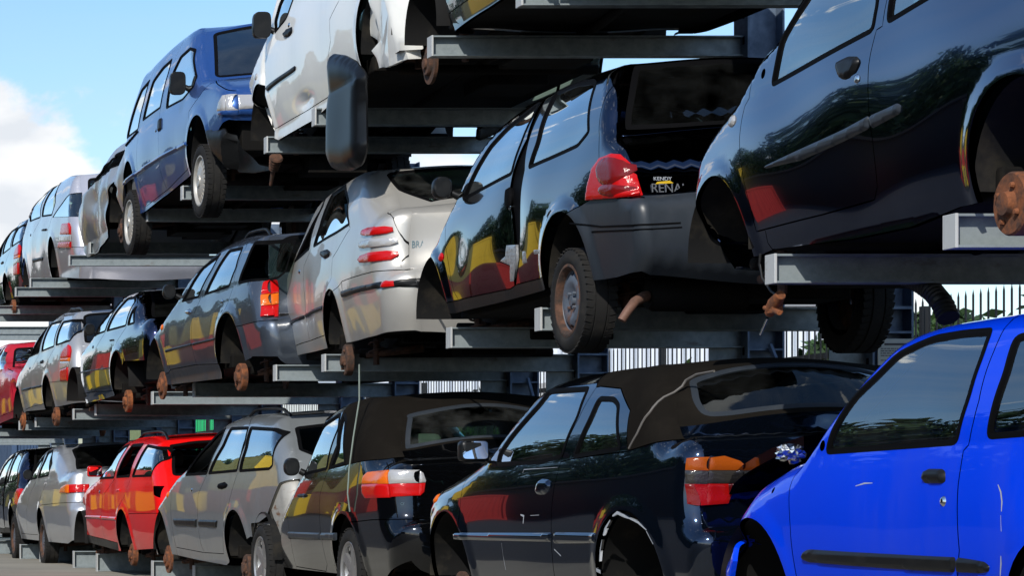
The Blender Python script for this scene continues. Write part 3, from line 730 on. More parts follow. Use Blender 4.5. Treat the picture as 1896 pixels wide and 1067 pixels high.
        def mk(V,F,Nn):
            me=bpy.data.meshes.new(nm); me.from_pydata(V.tolist(),[],F); me.update(); me.polygons.foreach_set('use_smooth',[True]*len(me.polygons))
            me.polygons.foreach_set('material_index',mi); me.normals_split_custom_set_from_vertices(Nn.tolist()); return link(nm,me,[M[x] if isinstance(x,str) else x for x in ml] or [M['trim']],parent or root)
        o=mk(V,F,Nn)
        if mirror: mk(V*[-1,1,1],[f[::-1] for f in F],Nn*[-1,1,1])
        return o
    mk=lambda x: M[x]
    door=objs.get('door') or objs.get('front_door') or root
    for q in sp.get('mould',()):
        nm,poly=q[0],q[1]
        pad(nm,'side',[('side',rounded(poly,.012,3))],M[(parts or {}).get(nm,'trim')],.012,.010,step=.009)
    if sp.get('handle'):
        pad('handle','side',[('side',rounded(sp['handle'],.02,3))],M[(parts or {}).get('handle','trim')],.016,.016,parent=door)
    if sp.get('lock'): pad('door_lock','side',[('side',circle(sp['lock'],.017,16,.019))],M['chrome'],.008,.008,parent=door,step=.006)
    if sp.get('marker'): pad('side_marker','side',[('side',circle(sp['marker'],.035,16,.028))],M[(parts or {}).get('side_marker','lens_or')],.012,.02,step=.008)
    for poly in sp.get('tape',()): pad('tape_patch','side',[('side',poly)],M['tape'],.003,.01)
    chart=lambda pl:[(G.Lof(p[1],p[2]),p[0]) for p in pl]
    def lampmesh(nm,segs,mirror):
        V=[];F=[];Nn=[];mi=[];ml=[];n=0; thin=nm in('rear_bumper_groove','panel_gap')
        for m,sd,rp in segs:
            for cf,poly in (('side',sd),('strip',chart(rp) if rp else [])):
                if len(poly)<3: continue
                if sd and rp:
                    poly=[tuple(q) for q in poly]
                    for e_ in (0,-1):
                        if cf=='side': d_,_r,n_=G.near(np.array([poly[e_]])); poly[e_]=(poly[e_][0]+n_[0,0]*d_[0],poly[e_][1]+n_[0,1]*d_[0])
                        else: poly=[(l_,max(x_,-hwL(l_)-.0005)) for l_,x_ in poly]
                def lstrip(P,o=0.):
                    v_,n_=G.strip(P,0.); return v_+np.reshape(o,(-1,1) if hasattr(o,'__len__') else (1,1))*np.array([[0,-1.,.12]]),n_
                lift=(lambda P,o=0.: G.side(P,o)) if cf=='side' else lstrip
                (v,f,nn,ct),(sv,sf,sn)=pillow(lift,poly,.0015 if thin else .005,.007,.003 if thin else .014,.011,(),.012)
                if m not in ml: ml.append(m)
                F+=[tuple(i+n for i in q) for q in f]; V.append(v); Nn.append(nn); n+=len(v); F+=[tuple(i+n for i in q) for q in sf]; V.append(sv); Nn.append(sn); n+=len(sv); mi+=[ml.index(m)]*(len(f)+len(sf))
        if not V: return
        V=np.concatenate(V); Nn=np.concatenate(Nn)
        for s in ((1,-1) if mirror else (1,)):
            me=bpy.data.meshes.new(nm); me.from_pydata((V*[s,1,1]).tolist(),[],F if s>0 else [q[::-1] for q in F]); me.update(); me.polygons.foreach_set('use_smooth',[True]*len(me.polygons)); me.polygons.foreach_set('material_index',mi)
            me.normals_split_custom_set_from_vertices((Nn*[s,1,1]).tolist()); link(nm,me,[M[x] for x in ml],root)
    for nm,segs in sp.get('lamps',()): lampmesh(nm,segs,True)
    # ---- arch liners and underbody
    for a in sp['arches']:
        n=22; pts=[(a[0]+a[2]*math.cos(t),a[1]+a[2]*math.sin(t)) for t in np.linspace(-.08,math.pi+.08,n)]
        for s in (1,-1):
            mb=MB(); x0=-(G.hw-.05)*s; x1=-(G.hw-.40)*s; xm=-(G.hw-.16)*s
            v=[(x0,p[0],p[1]) for p in pts]+[(xm,a[0]+(p[0]-a[0])*1.03,a[1]+(p[1]-a[1])*1.03) for p in pts]+[(x1,p[0],p[1]) for p in pts]+[(x1,a[0],a[1]-.1)]
            f=[]
            for j in range(2):
                for i in range(n-1): f.append((j*n+i,j*n+i+1,(j+1)*n+i+1,(j+1)*n+i))
            for i in range(n-1): f.append((2*n+i,2*n+i+1,3*n))
            mb.add(v,f); mb.build('arch_liner',M['liner'],root,smooth=50)
    ub=MB(); a1=max(sp['arches'],key=lambda a:a[0]); a2=min(sp['arches'],key=lambda a:a[0]); rev=a1 is not sp['arches'][0]
    zb=min(G.b0+G.b1*G.ymin,G.b0+G.b1*G.ymax)
    ub.box(-G.hw+.13,G.hw-.13,a2[0]+.3,a1[0]-.3,.03,.14)
    y0=max(G.ymin+.12,a2[0]-.9)
    ub.box(-G.hw+.42,G.hw-.42,a2[0]-.42,a2[0]+.42,.04,min(.45,zb-.15)); ub.box(-G.hw+.42,G.hw-.42,a1[0]-.42,a1[0]+.3,.04,.45)
    ub.box(-G.hw+.2,G.hw-.2,y0,a2[0]-.3,.10,min(.40,zb-.2))
    # firewall
    cy=G.sil[G.tags['c']][0] if 'c' in G.tags else a1[0]-.5
    ub.box(-G.hw+.12,G.hw-.12,cy-.08,cy-.03,.1,zb-.06)
    # axle tubes, exhaust, sump
    ub.tube([(-.1,a2[0]-.5,.02),(-.1,a2[0]+.2,.06),(.05,a1[0]-.6,.0),(.05,a1[0]-.1,.02)],.03,8)
    ub.tube([(-G.hw+.2,a2[0],-.01),(G.hw-.2,a2[0],-.01)],.035,8); ub.tube([(-G.hw+.2,a1[0],-.0),(G.hw-.2,a1[0],-.0)],.03,8)
    ub.box(-.25,.25,a1[0]-.25,a1[0]+.25,-.09,.1); ub.box(-.1,.4,a2[0]-.62,a2[0]-.3,-.06,.1)
    ub.box(.05,.45,a2[0]+.35,a2[0]+.9,-.05,.05)
    ub.build('underbody',M['dark'],root,bevel=.012)
    rnd=random.Random(len(label)*7+int(sp['O'][1]*10))
    # suspension springs and arms seen under the sills
    if not far:
        for a in sp['arches']:
            su=MB(); x=-G.hw+.30
            pts=[(x+.05*math.cos(t*6.28*5),a[0]+.05*math.sin(t*6.28*5)-.09,a[1]+.30*t-.14) for t in np.linspace(0,1,60)]
            su.tube(pts,.007,5); su.tube([(x,a[0]-.09,a[1]-.2),(x,a[0]-.09,a[1]+.2)],.022,8)
            su.tube([(x+.3,a[0]-.22,a[1]-.09),(x-.06,a[0]-.05,a[1]-.13)],[.03,.02],8); su.tube([(x+.3,a[0]+.15,a[1]-.08),(x-.06,a[0],a[1]-.13)],[.026,.02],8)
            su.build('suspension',M['rustdark'],root,smooth=40)
    # ---- wheels and discs
    for (y,z,r,k) in sp.get('wheels',()): add_wheel(root,-G.hw+.115,y,z,r,k)
    if sp.get('wheels'):
        for (y,z,r,k) in sp['wheels']:
            w=add_wheel(root,G.hw-.115,y,z,r,k); w.rotation_euler=(0,0,math.pi)
    for q in sp.get('discs',()):
        if q[2]!='none': add_disc(root,-G.hw+(q[3] if len(q)>3 else .125),q[0],q[1],q[2],rnd)
    # ---- mirror
    if sp.get('mirror'):
        kd,p=sp['mirror']; P0,N0=G.side(np.array([p]),0.); P0=P0[0]
        if kd=='flag':
            c=Vector((P0[0]-.075,P0[1]+.03,P0[2]+.06)); mb=MB()
            bm=bmesh.new(); bmesh.ops.create_cube(bm,size=1); bmesh.ops.scale(bm,vec=(.155,.08,.115),verts=bm.verts); bmesh.ops.bevel(bm,geom=bm.edges[:],offset=.028,segments=3,affect='EDGES',profile=.6)
            me=bpy.data.meshes.new('mirror'); bm.to_mesh(me); bm.free(); me.polygons.foreach_set('use_smooth',[True]*len(me.polygons)); o=link('mirror',me,M[(parts or {}).get('mirror','trim')],root,c)
            g=MB(); pl=rounded([(-.068,-.048),(.068,-.048),(.068,.048),(-.068,.048)],.02,4); g.add([(q[0],-.0415,q[1]) for q in pl],[tuple(range(len(pl)))[::-1]]); g.build('mirror_glass',M['mirrorglass'],o).rotation_euler=(R(-7),0,R(-3))
            s=MB(); s.tube([c+Vector((.08,0,-.04)),P0+Vector((.03,0,0))],.022,8); s.build('mirror_arm',M['trim'],root,smooth=50)
        else:
            dz=.07; sz=(.055,.075,.066) if kd=='round' else (.068,.065,.10)
            c=Vector((P0[0]-.085,P0[1]+.02,P0[2]+dz)); bm=bmesh.new(); bmesh.ops.create_icosphere(bm,subdivisions=3,radius=1)
            for v in bm.verts:
                q=v.co; pw=.8 if kd=='round' else .5
                v.co=Vector([math.copysign(abs(t)**pw,t) for t in q]); 
                if v.co.y<-.45: v.co.y=-.45
                v.co=Vector((v.co.x*sz[0],v.co.y*sz[1],v.co.z*sz[2]))
            me=bpy.data.meshes.new('mirror'); bm.to_mesh(me); bm.free(); me.polygons.foreach_set('use_smooth',[True]*len(me.polygons)); me.set_sharp_from_angle(angle=R(40)); o=link('mirror',me,M[(parts or {}).get('mirror','trim')],root,c)
            s=MB(); s.tube([c+Vector((.06,0,-.03)),P0+Vector((.05,0,.0))],[.022,.03],8); s.build('mirror_arm',M['trim'],root,smooth=50)
    # ---- cabin
    if interior:
        zf=.12; cy=G.sil[G.tags['c']][0]
        zb=G.b0+G.b1*cy; sg=-1 if rev else 1
        mb=MB(); mb.box(-G.hw+.15,G.hw-.15,min(cy-.05*sg,cy-.5*sg),max(cy-.05*sg,cy-.5*sg),zb-.32,zb-.03)
        mb.build('dashboard',M['interior'],root,bevel=.05,seg=3)
        hd=min(zb+.22,G.zr-.12)
        for s in (-1,1):
            for k,yy_ in enumerate((cy-1.25*sg,)):
                mb=MB(); c=s*.36
                mb.box(c-.24,c+.24,yy_-.1,yy_+.42,zf,zf+.26)
                M4=Matrix.Translation((c,yy_-.08*sg,zf+.18))@Matrix.Rotation(R(16)*sg,4,'X'); hh=hd-zf-.28
                mb.box(-.23,.23,-.07,.07,0,hh,M4); mb.box(-.12,.12,-.05,.05,hh+.02,hh+.18,M4)
                mb.build('seat',M[seats],root,bevel=.05,seg=3)
        ry=a2[0]+.05 if not rev else a1[0]-.1
        mb=MB(); mb.box(-.6,.6,ry-.12,ry+.05,zf+.2,zb+.02); mb.build('rear_seat',M[seats],root,bevel=.06,seg=3)
        sw=MB(); M4=Matrix.Translation((-.36,cy-.62*sg,zb+.0))@Matrix.Rotation(R(-64)*sg,4,'X')
        sw.tube([M4@Vector((.185*math.cos(t),.185*math.sin(t),0)) for t in np.linspace(0,2*math.pi,33)],.016,8,False)
        sw.tube([M4@Vector((-.18,0,0)),M4@Vector((0,0,-.03)),M4@Vector((.18,0,0))],[.02,.07,.02],8); sw.tube([M4@Vector((0,0,-.03)),M4@Vector((0,0,-.3))],.04,8)
        sw.build('steering_wheel',M['trim'],root,smooth=50)
    if sp.get('rails'):
        for s in (-1,1):
            mb=MB(); pts=[]
            i0,i1=G.tags['h'],G.tags['r']
            la,lb=G.Lt('h')+.25,G.Lt('r')-.05
            for k,t in enumerate(np.linspace(0,1,14)):
                l=la+(lb-la)*t; p,_=G.strip(np.array([[l,s*(hwL(l)-.02)]]),.045*min(1,6*t,6*(1-t))); pts.append(p[0])
            mb.tube(pts,.014,8); mb.build('roof_rail',M['trim'],root,smooth=50)
    return root,G,objs,pad
SPECS=[
dict(key='punto',
 sil=[(3.539,-0.008,'',False),(3.642,0.124,'k',False),(3.628,0.246,'',False),(3.628,0.394,'',False),(3.595,0.505,'',False),(3.504,0.581,'',False),(3.35,0.656,'',False),(3.13,0.735,'',False),(2.968,0.807,'c',True),(2.922,0.848,'',False),(2.758,0.911,'',False),(2.647,1.043,'',False),(2.536,1.196,'h',False),(2.327,1.248,'',False),(1.878,1.255,'',False),(1.081,1.247,'',False),(0.55,1.2,'r',True),(0.25,0.92,'',False),(0.05,0.77,'d',False),(0.0,0.47,'e',False),(-0.06,0.37,'',False),(-0.06,0.12,'',False)],
 bottom=[(3.539,0.0),(2.96,0.001),(2.814,0.015),(2.052,-0.016),(1.578,-0.019),(1.205,0.014),(0.25,0.0),(0,0.1)],
 arches=[(3.321,0.06,0.33),(0.7351481184947968,0.08,0.335)],
 win={'front_window':[(2.735,0.693),(2.715,0.783),(2.705,0.89),(2.632,0.963),(2.561,1.026),(2.492,1.129),(2.403,1.172),(2.092,1.154),(1.936,1.106),(1.784,0.876),(1.796,0.76)],'rear_side_window':[(1.69,0.767),(1.687,0.919),(1.782,1.084),(1.415,1.105),(1.019,1.074),(0.855,1.027),(1.047,0.83),(1.319,0.802)]},
 cuts=[[(2.968,0.807),(2.958,0.731),(2.965,0.681),(2.997,0.653),(3.004,0.593),(3.005,0.521),(2.995,0.457),(2.978,0.38),(2.958,0.296),(2.932,0.205),(2.923,0.102),(2.275,0.102),(1.821,0.111),(1.778,0.158),(1.769,0.229),(1.769,0.333),(1.783,0.429),(1.788,0.508),(1.795,0.624),(1.79,0.673),(1.773,0.76),(1.726,0.766),(1.71,0.883),(1.821,1.071),(1.987,1.255)],[(2.833,0.09),(2.841,0.045),(2.814,0.015)]],
 seeds={'fender':(3.33,0.55),'door':(2.378,0.44),'quarter_panel':(1.379,0.499),'front_window':(2.196,0.869),'rear_side_window':(1.267,0.895)},
 mould=[('side_moulding',[(2.735,0.358),(2.381,0.385),(2.013,0.41),(1.788,0.432),(1.792,0.382),(2.018,0.363),(2.388,0.337),(2.716,0.346)]),('side_moulding',[(1.775,0.43),(1.634,0.437),(1.548,0.443),(1.515,0.431),(1.526,0.401),(1.762,0.378)])],
 handle=[(2.071,0.66),(2.068,0.691),(1.988,0.695),(1.898,0.679),(1.881,0.655),(1.908,0.616),(1.974,0.599),(2.029,0.612)],
 lock=(1.883,0.589),
 marker=(3.126,0.606),
 mirrorhole=(2.834,0.766),
 discs=[(0.81,-0.02,'drum',0.07)],
 O=(5.47,8.2,1.83),
 yaw=-0.0,
 sec=(0.82,0.8909,-0.0713,1.25,0.07,0.03,0.19)),
dict(key='seicento',
 sil=[(2.079,-0.016,'',False),(1.991,0.184,'',False),(1.958,0.266,'',False),(1.862,0.342,'',False),(1.827,0.416,'k',False),(1.786,0.478,'',False),(1.72,0.53,'',False),(1.646,0.585,'',False),(1.537,0.62,'',False),(1.399,0.662,'',False),(1.255,0.693,'',False),(1.117,0.738,'c',True),(1.05,0.8,'',False),(0.888,0.954,'',False),(0.798,1.044,'',False),(0.714,1.116,'',False),(0.669,1.134,'h',False),(0.515,1.162,'',False),(0.283,1.173,'',False),(-0.056,1.174,'',False),(-0.406,1.159,'',False),(-0.621,1.129,'r',True),(-0.962,0.932,'',False),(-1.117,0.722,'d',False),(-1.193,0.553,'e',False),(-1.209,0.387,'',False),(-1.174,0.186,'',False)],
 bottom=[(2.079,0.0),(1.606,0.0),(0,0.0),(-1.174,0.1)],
 arches=[(1.606,0.1,0.335),(-0.5940000000000001,0.08,0.33)],
 win={'front_window':[(0.987,0.69),(0.966,0.771),(0.917,0.845),(0.859,0.915),(0.749,0.993),(0.664,1.071),(0.564,1.1),(0.466,1.123),(0.29,1.129),(0.078,1.125),(0.033,1.022),(0.011,0.877),(0.041,0.708)],'rear_side_window':[(-0.138,0.723),(-0.144,0.861),(-0.148,0.955),(-0.1,1.087),(-0.419,1.107),(-0.608,1.004),(-0.679,0.787),(-0.629,0.735)]},
 cuts=[[(1.117,0.738),(1.191,0.709),(1.242,0.66),(1.253,0.604),(1.242,0.517),(1.226,0.41),(1.221,0.319),(1.21,0.204),(1.218,0.067),(1.188,-0.04),(0.124,-0.042),(0.076,0.058),(0.016,0.239),(-0.013,0.33),(-0.004,0.56),(-0.007,0.627),(-0.006,0.684),(-0.031,0.703),(-0.044,0.785),(-0.05,0.859),(-0.017,1.038),(0.01,1.14),(0.066,1.198)]],
 seeds={'fender':(1.507,0.501),'door':(0.635,0.461),'quarter_panel':(-0.262,0.558),'front_window':(0.364,0.881),'rear_side_window':(-0.327,0.891)},
 mould=[('side_moulding',[(1.139,0.284),(1.113,0.306),(1.072,0.313),(0.725,0.309),(0.299,0.306),(0.015,0.305),(0.03,0.25),(0.311,0.25),(0.737,0.255),(1.092,0.261),(1.13,0.269)]),('side_moulding',[(0.005,0.305),(-0.091,0.299),(-0.164,0.293),(-0.194,0.277),(-0.183,0.258),(-0.131,0.251),(0.016,0.251)])],
 handle=[(0.236,0.577),(0.229,0.612),(0.21,0.622),(0.112,0.621),(0.088,0.611),(0.08,0.576),(0.096,0.568),(0.212,0.569)],
 lock=(0.084,0.504),
 hole=(1.412,0.548),
 mirrorhole=(1.018,0.723),
 scratch=[[(-0.255,0.558),(-0.277,0.521),(-0.277,0.447),(-0.28,0.4)]],
 discs=[(1.606,-0.02,'disc'),(-0.5940000000000001,0.0,'drum')],
 O=(5.3541,9.2377,0.27),
 yaw=0.05,
 sec=(0.755,0.7129,-0.0202,1.18,0.07,0.03,0.19)),
dict(key='golf',
 sil=[(3.48,-0.041,'',False),(3.386,0.151,'',False),(3.337,0.34,'k',False),(3.356,0.453,'',False),(3.308,0.528,'',False),(3.222,0.578,'',False),(2.97,0.635,'',False),(2.685,0.695,'',False),(2.409,0.745,'c',True),(2.325,0.798,'',False),(2.162,0.92,'',False),(2.027,1.028,'',False),(1.956,1.093,'h',False),(1.78,1.134,'',False),(1.4,1.155,'',False),(1.0,1.16,'',False),(0.66,1.14,'r',False),(0.5,1.05,'',False),(0.3,0.85,'d',True),(0.22,0.785,'',False),(0.1,0.8,'',False),(0.015,0.775,'e',False),(-0.02,0.5,'',False),(-0.04,0.385,'b',True),(-0.11,0.365,'',False),(-0.11,0.2,'',False),(-0.04,0.0,'',False)],
 bottom=[(3.48,0.0),(2.936,0.0),(0.3,0.0),(-0.02,0.15)],
 arches=[(2.936,0.1,0.345),(0.553,0.1,0.36)],
 win={'front_window':[(2.21,0.692),(2.203,0.759),(2.093,0.846),(1.933,0.959),(1.855,1.022),(1.84,1.086),(1.301,1.077),(1.243,0.925),(1.33,0.724),(1.607,0.695)],'rear_side_window':[(1.2,0.717),(1.15,0.804),(1.1,0.915),(1.107,1.019),(0.913,1.009),(0.808,0.969),(0.652,0.75),(0.719,0.743)]},
 cuts=[[(2.679,0.695),(2.692,0.599),(2.701,0.503),(2.699,0.323),(2.697,0.167),(2.744,0.01),(1.494,0.031),(1.462,0.087),(1.444,0.131),(1.411,0.307),(1.395,0.46),(1.378,0.58),(1.339,0.705),(1.232,0.914),(1.211,1.07),(1.353,1.179)],[(1.164,1.073),(0.898,1.051),(0.663,0.937),(0.582,0.74),(1.225,0.712),(1.336,0.7)],[(0.582,0.74),(0.2,0.79),(0.1,0.85)]],
 seeds={'fender':(2.892,0.552),'door':(1.973,0.435),'quarter_panel':(0.281,0.575),'front_window':(1.629,0.86),'rear_side_window':(0.857,0.839),'soft_top_side':(0.607,0.905),'window_pillar':(1.118,1.044)},
 mould=[('side_moulding',[(2.761,0.325),(1.404,0.342),(1.414,0.296),(2.77,0.286)]),('side_moulding',[(1.36,0.345),(0.858,0.349),(0.869,0.299),(1.373,0.288)])],
 handle=[(1.6,0.537),(1.592,0.593),(1.557,0.617),(1.443,0.611),(1.43,0.57),(1.479,0.537),(1.548,0.535)],
 lock=(1.558,0.576),
 marker=(3.213,0.516),
 rearwin=[(-0.53,0.519,1.06),(-0.491,0.539,1.072),(-0.328,0.573,1.091),(-0.152,0.59,1.101),(0.028,0.571,1.09),(0.048,0.485,1.035),(-0.051,0.332,0.882),(-0.447,0.324,0.874),(-0.554,0.336,0.886),(-0.567,0.409,0.959)],
 mirror=('flag',(2.398,0.715)),
 discs=[(2.936,-0.02,'disc'),(0.553,0.0,'drum')],
 O=(5.4187,11.7461,0.27),
 yaw=0.0549,
 sec=(0.84,0.7739,-0.0412,1.16,0.07,0.03,0.19),
 lamps=[('tail_lamp',[('lens_odark',[(-0.002,0.643),(0.013,0.643),(0.013,0.661),(0.013,0.695),(0.005,0.697)],[(-0.691,0.005,0.697),(-0.692,0.005,0.697),(-0.629,0.005,0.699),(-0.56,0.003,0.681),(-0.539,0.001,0.665),(-0.542,0.0,0.659),(-0.55,-0.002,0.643),(-0.698,-0.002,0.643)]),('lens_smoke',[(-0.009,0.583),(0.013,0.583),(0.013,0.606),(0.014,0.641),(-0.002,0.641)],[(-0.698,-0.002,0.641),(-0.699,-0.002,0.641),(-0.552,-0.002,0.641),(-0.559,-0.005,0.618),(-0.571,-0.009,0.583),(-0.703,-0.009,0.583)]),('lens_rdark',[(-0.023,0.484),(-0.02,0.482),(-0.013,0.53),(-0.007,0.581),(-0.01,0.581)],[(-0.703,-0.01,0.581),(-0.572,-0.01,0.581),(-0.586,-0.014,0.551),(-0.612,-0.022,0.49),(-0.706,-0.023,0.484)]),('lens_dred',[(0.015,0.581),(-0.007,0.581),(-0.019,0.485),(-0.019,0.482),(-0.017,0.482),(0.005,0.49),(0.015,0.578)],[])])]),
dict(key='twingo',
 sil=[(3.39,0.108,'',False),(3.334,0.392,'k',False),(3.241,0.438,'',False),(3.165,0.52,'',False),(3.045,0.597,'',False),(2.963,0.658,'',False),(2.868,0.701,'',False),(2.758,0.723,'c',True),(2.629,0.812,'',False),(2.468,0.963,'',False),(2.284,1.09,'',False),(2.069,1.15,'h',False),(1.778,1.182,'',False),(1.442,1.19,'',False),(0.99,1.188,'',False),(0.56,1.165,'r',True),(0.35,0.97,'',False),(0.24,0.755,'d',False),(0.1,0.67,'',False),(0.04,0.59,'',False),(0.0,0.43,'e',True),(-0.1,0.4,'',False),(-0.13,0.27,'',False),(-0.1,0.12,'',False),(-0.02,0.04,'',False)],
 bottom=[(3.39,0.02),(3.173,0.02),(2.824,0.058),(1.937,0.055),(1.068,0.066),(0.2,0.05),(-0.02,0.06)],
 arches=[(3.173,0.1,0.335),(0.774,0.1,0.335)],
 win={'front_window':[(2.542,0.698),(2.485,0.751),(2.377,0.849),(2.218,0.98),(2.026,1.061),(1.765,1.113),(1.631,1.144),(1.575,1.06),(1.569,0.907),(1.642,0.739)],'rear_side_window':[(1.373,0.734),(1.295,0.869),(1.383,1.087),(1.444,1.168),(1.116,1.163),(0.787,1.123),(0.687,1.089),(0.493,0.81),(0.633,0.755),(1.003,0.742)]},
 cuts=[[(2.767,0.715),(2.832,0.609),(2.811,0.485),(2.748,0.339),(2.702,0.179),(2.642,0.126),(1.691,0.114),(1.621,0.124),(1.56,0.344),(1.603,0.525),(1.656,0.62),(1.64,0.731),(1.503,0.914),(1.6,1.152),(1.679,1.216)],[(1.618,1.216),(1.466,1.052),(1.432,0.737),(1.449,0.62),(1.453,0.413),(1.486,0.257),(1.593,0.129),(1.621,0.124)],[(1.593,0.129),(1.025,0.129)],[(2.642,0.126),(2.795,0.126)],[(0.372,0.456),(0.243,0.45),(-0.02,0.415),(-0.2,0.41)],[(0.575,1.187),(0.46,1.109),(0.436,1.031),(0.403,0.937),(0.365,0.799),(0.315,0.66),(0.364,0.461),(0.573,0.433),(0.66,0.413)]],
 seeds={'fender':(2.959,0.535),'door':(2.185,0.422),'quarter_panel':(0.586,0.592),'door_pillar':(1.449,0.699),'sill_cover':(1.908,0.091),'front_window':(1.946,0.876),'rear_side_window':(0.949,0.944),'tailgate_corner':(0.34,0.86),'rear_bumper_side':(0.379,0.345)},
 handle=[(1.696,0.592),(1.697,0.665),(1.653,0.676),(1.615,0.639),(1.616,0.559),(1.651,0.539)],
 lock=(1.636,0.561),
 marker=(2.889,0.401),
 rearwin=[(-0.698,0.275,0.823),(-0.643,0.392,1.009),(-0.588,0.508,1.117),(-0.525,0.551,1.156),(-0.312,0.56,1.173),(0.016,0.56,1.173),(0.038,0.508,1.117),(-0.064,0.263,0.799),(-0.431,0.256,0.787),(-0.663,0.261,0.796),(-0.688,0.264,0.802)],
 mirror=('round',(2.672,0.722)),
 badge=[(-0.653,0.01,0.47),(-0.528,0.01,0.47),(-0.531,0.003,0.441),(-0.656,0.003,0.441)],
 badge2=[(-0.646,0.017,0.499),(-0.57,0.018,0.502)],
 tape=[[(1.681,0.353),(1.537,0.342),(1.537,0.262),(1.619,0.149),(1.675,0.153),(1.644,0.239),(1.787,0.277),(1.707,0.294)],[(1.429,0.296),(1.369,0.29),(1.36,0.229),(1.441,0.229)],[(1.231,0.283),(1.141,0.279),(1.149,0.257),(1.23,0.261)]],
 wheels=[(0.774,-0.022,0.272,'steel')],
 discs=[],
 O=(5.465,12.6,1.83),
 yaw=-0.0,
 sec=(0.815,0.7806,-0.0325,1.19,0.07,0.03,0.19),
 lamps=[('tail_lamp',[('lens_red',[(-0.02,0.424),(0.061,0.426),(0.428,0.457),(0.405,0.532),(0.393,0.55),(0.361,0.608),(0.28,0.648),(0.15,0.65),(0.091,0.635),(0.059,0.607),(0.042,0.587),(0.025,0.528)],[(-0.714,0.025,0.528),(-0.715,0.024,0.525),(-0.701,0.01,0.469),(-0.692,0.0,0.43),(-0.697,-0.014,0.426),(-0.711,-0.02,0.424)])]),('rear_bumper_groove',[('seal',[(-0.13,0.272),(-0.067,0.274),(0.278,0.304),(0.614,0.357),(0.615,0.361),(0.616,0.365),(0.276,0.312),(-0.068,0.282),(-0.128,0.28)],[(-0.693,-0.128,0.28),(-0.56,-0.127,0.285),(-0.56,-0.127,0.282),(-0.561,-0.128,0.278),(-0.691,-0.13,0.272)])]),('rear_bumper_groove',[('seal',[(-0.126,0.251),(-0.067,0.253),(0.276,0.281),(0.399,0.291),(0.398,0.295),(0.397,0.299),(-0.064,0.259),(-0.128,0.257)],[(-0.69,-0.128,0.257),(-0.554,-0.129,0.264),(-0.553,-0.128,0.258),(-0.69,-0.126,0.251),(-0.689,-0.126,0.251)])])]),
dict(key='megane',
 sil=[(3.072,-0.188,'',False),(3.16,0.032,'',False),(3.002,0.227,'k',False),(2.902,0.346,'',False),(2.738,0.464,'',False),(2.545,0.565,'',False),(2.419,0.636,'',False),(2.31,0.678,'c',True),(2.154,0.761,'',False),(2.056,0.872,'',False),(2.002,1.011,'',False),(2.03,1.1,'h',False),(1.875,1.164,'',False),(1.6,1.205,'',False),(1.2,1.21,'',False),(0.88,1.18,'r',False),(0.68,1.05,'',False),(0.48,0.83,'d',True),(0.38,0.775,'',False),(0.2,0.77,'',False),(0.11,0.735,'e',False),(0.08,0.55,'',False),(0.06,0.38,'b',True),(-0.04,0.36,'',False),(-0.06,0.2,'',False),(0.0,0.03,'',False)],
 bottom=[(3.072,0.0),(3,0.0),(0.3,0.0),(-0.0,0.12)],
 arches=[(3.4480000000000004,0.08,0.335),(0.978,0.08,0.335)],
 win={'front_window':[(2.21,0.683),(2.126,0.761),(1.983,0.927),(1.944,1.051),(1.625,1.121),(1.472,1.01),(1.511,0.719)],'rear_side_window':[(1.436,0.724),(1.317,0.844),(1.513,1.073),(1.512,1.113),(1.354,1.061),(1.045,0.757)]},
 cuts=[[(2.449,0.636),(2.529,0.507),(2.522,0.335),(2.496,0.192),(2.526,0.019),(1.68,0.006),(1.599,0.056),(1.606,0.275),(1.596,0.549),(1.477,0.722),(1.374,0.886),(1.581,1.12),(1.611,1.206)],[(1.527,1.127),(1.012,0.746),(1.475,0.719)],[(1.012,0.746),(0.45,0.775),(0.3,0.82)],[(1.14,0.214),(1.103,0.288),(0.851,0.357),(0.386,0.378),(0.034,0.385),(-0.304,0.392)],[(2.526,0.019),(2.5559999999999996,-0.12)]],
 seeds={'fender':(2.674,0.392),'door':(1.948,0.41),'quarter_panel':(0.993,0.561),'soft_top_side':(0.921,0.968),'front_window':(1.772,0.867),'rear_side_window':(1.159,0.841),'rear_bumper_side':(0.443,0.226)},
 mould=[('side_moulding',[(2.532,0.274),(1.626,0.277),(1.646,0.228),(2.533,0.22)]),('side_moulding',[(1.595,0.278),(1.163,0.283),(1.189,0.23),(1.611,0.226)])],
 handle=[(2.205,0.524),(2.194,0.553),(1.972,0.552),(1.962,0.524)],
 lock=(2.048,0.536),
 rearwin=[(-0.595,0.702,1.064),(-0.44,0.714,1.072),(-0.077,0.706,1.067),(-0.058,0.685,1.053),(-0.127,0.505,0.857),(-0.428,0.498,0.849),(-0.61,0.493,0.844),(-0.631,0.502,0.855)],
 badge=[(-0.733,0.072,0.48),(-0.619,0.072,0.484),(-0.62,0.07,0.461),(-0.733,0.069,0.458)],
 mirror=('round',(2.252,0.678)),
 wheels=[(3.4480000000000004,0.02,0.3,'alloy'),(0.978,0.02,0.3,'alloy')],
 discs=[],
 O=(5.47,16.5085,0.27),
 yaw=0.01,
 sec=(0.85,0.7987,-0.0526,1.21,0.07,0.03,0.19),
